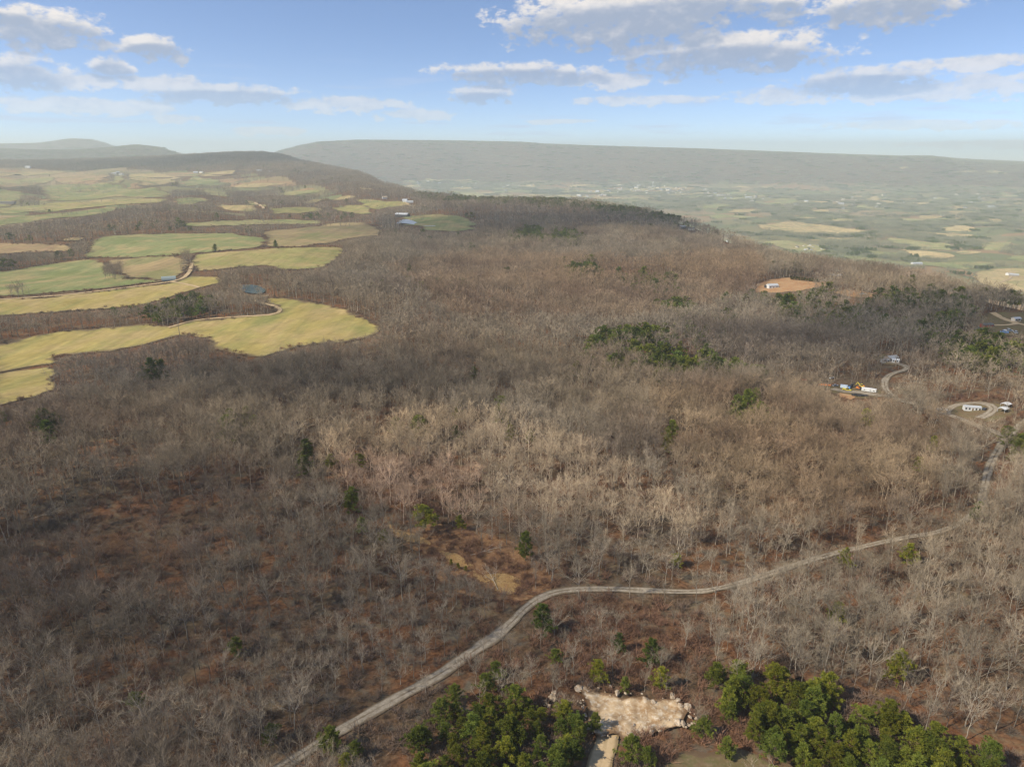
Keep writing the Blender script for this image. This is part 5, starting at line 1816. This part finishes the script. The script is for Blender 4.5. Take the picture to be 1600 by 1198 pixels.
# farm
e = stand('farm_shed', 264, 438, R(25), 'grey green round roofed farm shed by the track', 'shed')
prof = [(-5, 0)] + [(5 * math.cos(a), 4.6 * math.sin(a)) for a in np.linspace(0, math.pi, 13)][::-1][1:-1] + [(5, 0)]
MB().prism(prof[::-1], -8, 8).build('arched_roof', C_GREENM, e)
MB().box(8.003, 8.06, -1.8, 1.8, 0, 3.2).build('door', C_DARK, e)
MB().box(-8.06, -8.003, -1.8, 1.8, 0, 3.2).build('door', C_DARK, e)
e = stand('hunting_stand', 285, 499, R(10), 'small white box stand on legs at the field edge', 'hunting stand')
for x in (-1, 1):
    for y in (-1, 1):
        MB().box(x - 0.08, x + 0.08, y - 0.08, y + 0.08, 0, 3).build('leg', C_WOOD, e)
MB().box(-1.6, 1.6, -1.6, 1.6, 3.003, 5.2).build('cabin', C_WHITE, e)
MB().prism([(-1.9, 5.203), (1.9, 5.203), (0, 5.9)], -1.9, 1.9).build('roof', C_METAL, e)
house('barn', 629, 339, 16, 32, 6, R(-20), C_DARK, C_METAL, 'grey roofed barn beside the round green field', 'barn', None, 0, 0.6, 0.4)
house('farmhouse', 601, 311, 11, 16, 6, R(20), C_WHITE, C_TAN, 'white farmhouse above the olive pasture', 'house', None, 3, 0.4, 0.6)
house('farmhouse', 633, 316, 11, 15, 6, R(-10), C_WHITE, C_METAL, 'white farmhouse at the head of the dirt lane', 'house', None, 3, 0.4, 0.6)
house('outbuilding', 640, 317, 8, 22, 4, R(5), C_WHITE, C_METAL, 'low white outbuilding right of the lane farmhouse', 'shed', None, 0)
house('barn', 8, 319, 14, 60, 5, R(5), C_GREYW, C_SHING, 'long dark roofed barn at the left edge', 'barn', None, 0, 0.5, 0.35)
house('farmhouse', 178, 273, 14, 28, 8, R(10), C_WHITE, C_METAL, 'white farm building at the left of a distant cluster', 'house', None, 0)
house('barn', 184, 272, 16, 24, 9, R(70), C_GREYW, C_METAL, 'grey barn in the middle of a distant cluster', 'barn', None, 0)
house('farmhouse', 190, 274, 14, 26, 8, R(-20), C_WHITE, C_WHITE, 'white farm building at the right of a distant cluster', 'house', None, 0)
house('house', 44, 263, 16, 30, 9, R(0), C_WHITE, C_WHITE, 'lone white house on the distant wooded slope', 'house', None, 0)
house('house', 306, 271, 14, 26, 7, R(15), C_WHITE, C_METAL, 'white house left of two in the far pasture', 'house', None, 0)
house('house', 315, 271, 14, 22, 7, R(-15), C_CREAM, C_METAL, 'cream house right of two in the far pasture', 'house', None, 0)
house('house', 405, 268, 14, 28, 7, R(5), C_WHITE, C_METAL, 'white house below the distant hilltop', 'house', None, 0)
house('house', 423, 269, 12, 20, 7, R(30), C_WHITE, C_SHING, 'small white house right of the hilltop one', 'house', None, 0)
house('farmhouse', 1577, 430, 14, 24, 7, R(15), C_WHITE, C_TAN, 'white farmhouse at the end of the valley track', 'house', None, 0)
house('barn', 1584, 432, 14, 30, 7, R(-30), C_GREYW, C_METAL, 'grey barn beside the valley farmhouse', 'barn', None, 0)
house('barn', 1432, 414, 16, 44, 7, R(8), C_WHITE, C_METAL, 'long white barn in the near valley fields', 'barn', None, 0)
# mast on the hilltop
e = stand('radio_mast', 436, 243, 0, 'thin radio mast on the distant hilltop', 'mast')
for a in range(3):
    x, y = 1.6 * math.cos(a * 2.094), 1.6 * math.sin(a * 2.094)
    MB().poly([(x - .3, y, 0), (x + .3, y, 0), (x + .3, y + .5, 0), (x - .3, y + .5, 0), (x * .2 - .25, y * .2, 60), (x * .2 + .25, y * .2, 60), (x * .2 + .25, y * .2 + .4, 60), (x * .2 - .25, y * .2 + .4, 60)], [(0, 3, 2, 1), (4, 5, 6, 7), (0, 1, 5, 4), (1, 2, 6, 5), (2, 3, 7, 6), (3, 0, 4, 7)]).build('leg', C_METAL, e)
for z in range(6, 60, 9):
    k = 1.6 * (1 - z / 60 * 0.8) + 0.2
    MB().cyl((0, 0.2, z), 'z', k, 0.4, 3).build('brace', C_METAL, e)

# the town in the valley
TR = np.random.default_rng(88)


def town():
    n = 0
    spots = []
    for cx, cy, sx, sy, k in ((760, 292, 60, 5, 18), (925, 302, 60, 6, 22), (985, 296, 45, 6, 26), (1050, 298, 45, 6, 28), (1110, 306, 40, 8, 18), (655, 288, 25, 5, 8), (1320, 322, 110, 10, 16), (1500, 320, 80, 14, 14), (1270, 388, 18, 6, 10), (1180, 310, 50, 8, 10)):
        for _ in range(k):
            spots.append((TR.normal(cx, sx * 0.6), TR.normal(cy, sy * 0.6)))
    P = np.array(spots)
    XY = at(P[:, 0], P[:, 1])
    meshes = {}
    for wi, wm in enumerate((C_CREAM, mat_plain('grey_render', (0.45, 0.44, 0.42), 0.7, 0.2))):
        w, l, h = 16, 26, 8
        meshes[wi] = (MB().box(-l / 2, l / 2, -w / 2, w / 2, -6, h).prism([(-w / 2, h + .01), (w / 2, h + .01), (0, h + 5)], -l / 2, l / 2).mesh('town_wall', wm),
                      [MB().prism([(-w / 2 - 1, h - .2), (0, h + 5.2), (w / 2 + 1, h - .2), (w / 2 + 1, h + .5), (0, h + 5.9), (-w / 2 - 1, h + .5)], -l / 2 - 1, l / 2 + 1).mesh('town_roof', rm) for rm in (C_METAL, C_CREAM, C_SHING)])
    for i, (x, y) in enumerate(XY):
        r = math.hypot(x, y)
        if not (1800 < r < 9000): continue
        e = bpy.data.objects.new('town_building', None); COL.objects.link(e)
        e.location = (x, y, float(height(x, y)) + 0.5)
        e.rotation_euler = (0, 0, TR.uniform(0, 3.14))
        s = TR.uniform(0.45, 1.1) * (1.1 if r > 5000 else 0.45)
        e.scale = (s * TR.uniform(0.8, 1.9), s, s * 0.9)
        px = P[i, 0]
        if px < 840: lab, g = 'tiny pale building at the left end of the hazy valley town', 'valley town, left end'
        elif px < 1150: lab, g = 'tiny pale building in the middle of the hazy valley town', 'valley town, middle'
        else: lab, g = 'tiny pale farm building among the valley fields', 'farm buildings in the valley'
        tag(e, lab, 'building', g)
        wm, rms = meshes[i % 2]
        new_obj('wall', wm, e); new_obj('roof', rms[i % 3], e)


town()
e = stand('water_tower', 1020, 293, 0, 'white water tower rising over the valley town', 'water tower')
MB().cyl((0, 0, 26), 'z', 2.6, 52, 12).build('column', C_WHITE, e)
MB().cyl((0, 0, 54), 'z', 3.0, 8, 16, 10).cyl((0, 0, 62), 'z', 10, 8, 16).cyl((0, 0, 68.5), 'z', 10, 5, 16, 3).build('tank', C_WHITE, e)

# broken rock round the sandy pit
def rock_mesh(seed):
    rs = np.random.default_rng(seed)
    bm = bmesh.new()
    bmesh.ops.create_icosphere(bm, subdivisions=2, radius=1.0)
    cuts = [unit(rs.normal(size=3)) for _ in range(9)]
    for v in bm.verts:
        p = np.array(v.co)
        for c in cuts:
            d = p @ c - rs.uniform(0.42, 0.7)
            if d > 0: p = p - c * d
        v.co = p * (1 + rs.normal(0, 0.03))
    for v in bm.verts:
        v.co.z *= 0.7
    me = bpy.data.meshes.new('rock'); bm.to_mesh(me); bm.free()
    me.materials.append(M_ROCK)
    return me


ROCKS = [rock_mesh(60 + i) for i in range(6)]
PXY = np.array(PIT_XY)
rr = np.random.default_rng(17)
spots = []
big = [(905, 1080, 1.5), (965, 1086, 1.3), (978, 1088, 1.0), (1050, 1092, 1.4), (1057, 1099, 1.2), (1062, 1106, 1.1), (1074, 1109, 1.5), (1058, 1132, 1.9), (1066, 1136, 1.2), (1078, 1124, 0.9), (1084, 1134, 0.8),
       (866, 1088, 1.2), (862, 1095, 1.6), (858, 1106, 0.9), (953, 1076, 0.7), (935, 1076, 0.6), (1030, 1144, 1.0), (1018, 1148, 1.2), (1005, 1150, 0.9), (990, 1134, 1.0), (930, 1150, 0.9), (919, 1142, 0.8), (915, 1120, 0.7), (1020, 1102, 0.9), (1008, 1098, 0.7)]
for b in big: spots.append(b)
for _ in range(75):
    a = PIT_PIX[rr.integers(len(PIT_PIX))]; b = PIT_PIX[rr.integers(len(PIT_PIX))]
    t = rr.uniform(0, 0.35) if rr.uniform() < 0.6 else rr.uniform(0, 1)
    spots.append((a[0] + (b[0] - a[0]) * t + rr.normal(0, 3), a[1] + (b[1] - a[1]) * t + rr.normal(0, 2), rr.uniform(0.22, 0.6)))
for _ in range(6):
    spots.append((rr.uniform(1396, 1414), rr.uniform(607, 613), rr.uniform(0.8, 1.4)))
S = at([s[0] for s in spots], [s[1] for s in spots])
for i, (x, y) in enumerate(S):
    o = new_obj('boulder', ROCKS[i % 6])
    s = spots[i][2] * 0.75
    o.location = (x, y, float(height(x, y)) + 0.35 + float(pit_relief(np.array([x]), np.array([y]))[0]) * (1 if i < 100 else 0) + s * 0.10)
    o.rotation_euler = (rr.uniform(-.3, .3), rr.uniform(-.3, .3), rr.uniform(0, 6))
    o.scale = (s * rr.uniform(0.8, 1.3), s * rr.uniform(0.7, 1.1), s * rr.uniform(0.7, 1.0))
    if i < 25: tag(o, 'pale sandstone boulder on the rim of the sandy pit', 'boulder', 'boulders on the pit rim')
    elif i < 100: tag(o, 'small broken rock strewn over the sandy pit', 'rock', 'rocks strewn in the pit')
    else: tag(o, 'pale rock beside the winding driveway', 'rock', 'rocks beside the driveway')

# fallen trees
for (fx, fy, rz, L, lab) in ((778, 922, 1.9, 11, 'pale fallen dead tree at the end of the dry grass strip'), (735, 868, 0.3, 12, 'thin pale log lying across the open brown patch'), (45, 812, 0.5, 11, 'fallen trunk on the slope at the left edge')):
    hh, tm, cm = BARE[3]
    x, y = at(fx, fy)[0]
    e = bpy.data.objects.new('fallen_tree', None); COL.objects.link(e)
    e.location = (x, y, float(height(x, y)) + 0.3)
    e.rotation_euler = (0, R(86), rz)
    s = L / hh
    e.scale = (s * 0.7, s * 0.7, s)
    tag(e, lab, 'fallen tree')
    for nm, me in (('trunk', tm), ('crown', cm)):
        if nm == 'crown' and 'log' in lab: continue
        o = new_obj(nm, me, e); o['tint'] = [1.5, 1.5, 1.5, 1.0]

# ------------------------------------------------------------------ thin clouds overhead, left of and behind the camera, whose shade falls on the woods
def overhead_cloud(px, py, rx, ry, rz, alt, dens, seed, label):
    x, y = at(px, py)[0]
    t = alt / sdir.z
    c = Vector((x, y, float(height(x, y)))) + sdir * t
    m, w, out = material('thin_cloud')
    tc = w.node('ShaderNodeTexCoord')
    ln = w.node('ShaderNodeVectorMath', operation='LENGTH')
    flat = w.node('ShaderNodeVectorMath', operation='MULTIPLY')
    w.l.new(tc.outputs['Object'], flat.inputs[0]); flat.inputs[1].default_value = (1, 1, 0)
    w.l.new(flat.outputs[0], ln.inputs[0])
    n = w.noise(tc.outputs['Object'], 2.2, 4, 0.55)
    d = w.math('MULTIPLY_ADD', w.math('SUBTRACT', n, 0.5), -1.1, ln.outputs['Value'])
    f = w.math('MULTIPLY', w.math('SUBTRACT', 1.0, w.ramp(d, 0.35, 0.95)), dens)
    tr = w.node('ShaderNodeBsdfTransparent'); df = w.node('ShaderNodeBsdfDiffuse')
    df.inputs[0].default_value = (0.9, 0.9, 0.9, 1)
    tl = w.node('ShaderNodeBsdfTranslucent'); tl.inputs[0].default_value = (0.9, 0.9, 0.9, 1)
    ms = w.node('ShaderNodeMixShader'); ms.inputs[0].default_value = 0.5
    w.l.new(df.outputs[0], ms.inputs[1]); w.l.new(tl.outputs[0], ms.inputs[2])
    mx = w.node('ShaderNodeMixShader')
    w.l.new(f, mx.inputs[0]); w.l.new(tr.outputs[0], mx.inputs[1]); w.l.new(ms.outputs[0], mx.inputs[2])
    w.l.new(mx.outputs[0], out.inputs[0])
    rs = np.random.default_rng(seed)
    bm = bmesh.new()
    bmesh.ops.create_icosphere(bm, subdivisions=5, radius=1.0)
    for v in bm.verts:
        p = np.array(v.co)
        k = 1 + 0.25 * (vnoise(p[0] + 9, p[1] + 5, 0.35, seed) - 0.5) + 0.15 * (vnoise(p[0] + p[2] + 3, p[1], 0.15, seed) - 0.5)
        v.co = p * k
        v.co.z *= 0.22 if v.co.z > 0 else 0.08
    me = bpy.data.meshes.new('cloud'); bm.to_mesh(me); bm.free()
    me.materials.append(m)
    me.polygons.foreach_set('use_smooth', np.ones(len(me.polygons), bool))
    o = new_obj('cloud', me)
    o.location = c; o.rotation_euler = (0, 0, rz); o.scale = (rx, ry, (rx + ry) / 2)
    tag(o, label, kind='stuff')


overhead_cloud(190, 940, 170, 110, 0.2, 900, 0.28, 1, 'thin cloud overhead shading the lower left woods')
overhead_cloud(1430, 520, 200, 120, 0.3, 950, 0.46, 2, 'thin cloud overhead shading the woods by the right clearing')
overhead_cloud(420, 600, 190, 60, -0.1, 920, 0.36, 3, 'thin cloud overhead shading the woods below the yellow field')
overhead_cloud(900, 350, 620, 300, 0.2, 1000, 0.50, 4, 'unseen thin cloud added to shade the plateau brow')  # cloud added out of view to darken the brow
overhead_cloud(330, 250, 1500, 600, 0.1, 1200, 0.58, 5, 'unseen thin cloud added to shade the distant hilltop')  # another added cloud, it darkens the far hills


# ------------------------------------------------------------------ air
def build_haze():
    m, w, out = material('haze_air')
    v = w.node('ShaderNodeVolumePrincipled')
    v.inputs['Color'].default_value = (0.87, 0.95, 0.90, 1)
    v.inputs['Density'].default_value = HAZE
    v.inputs['Anisotropy'].default_value = 0.15
    w.l.new(v.outputs[0], out.inputs['Volume'])
    b = MB().box(-15200, 15200, -15200, 15200, -420, 330)
    o = b.build('haze', m)
    tag(o, 'pale haze in the air over the valley', kind='stuff')


HAZE = 1.1e-4
build_haze()
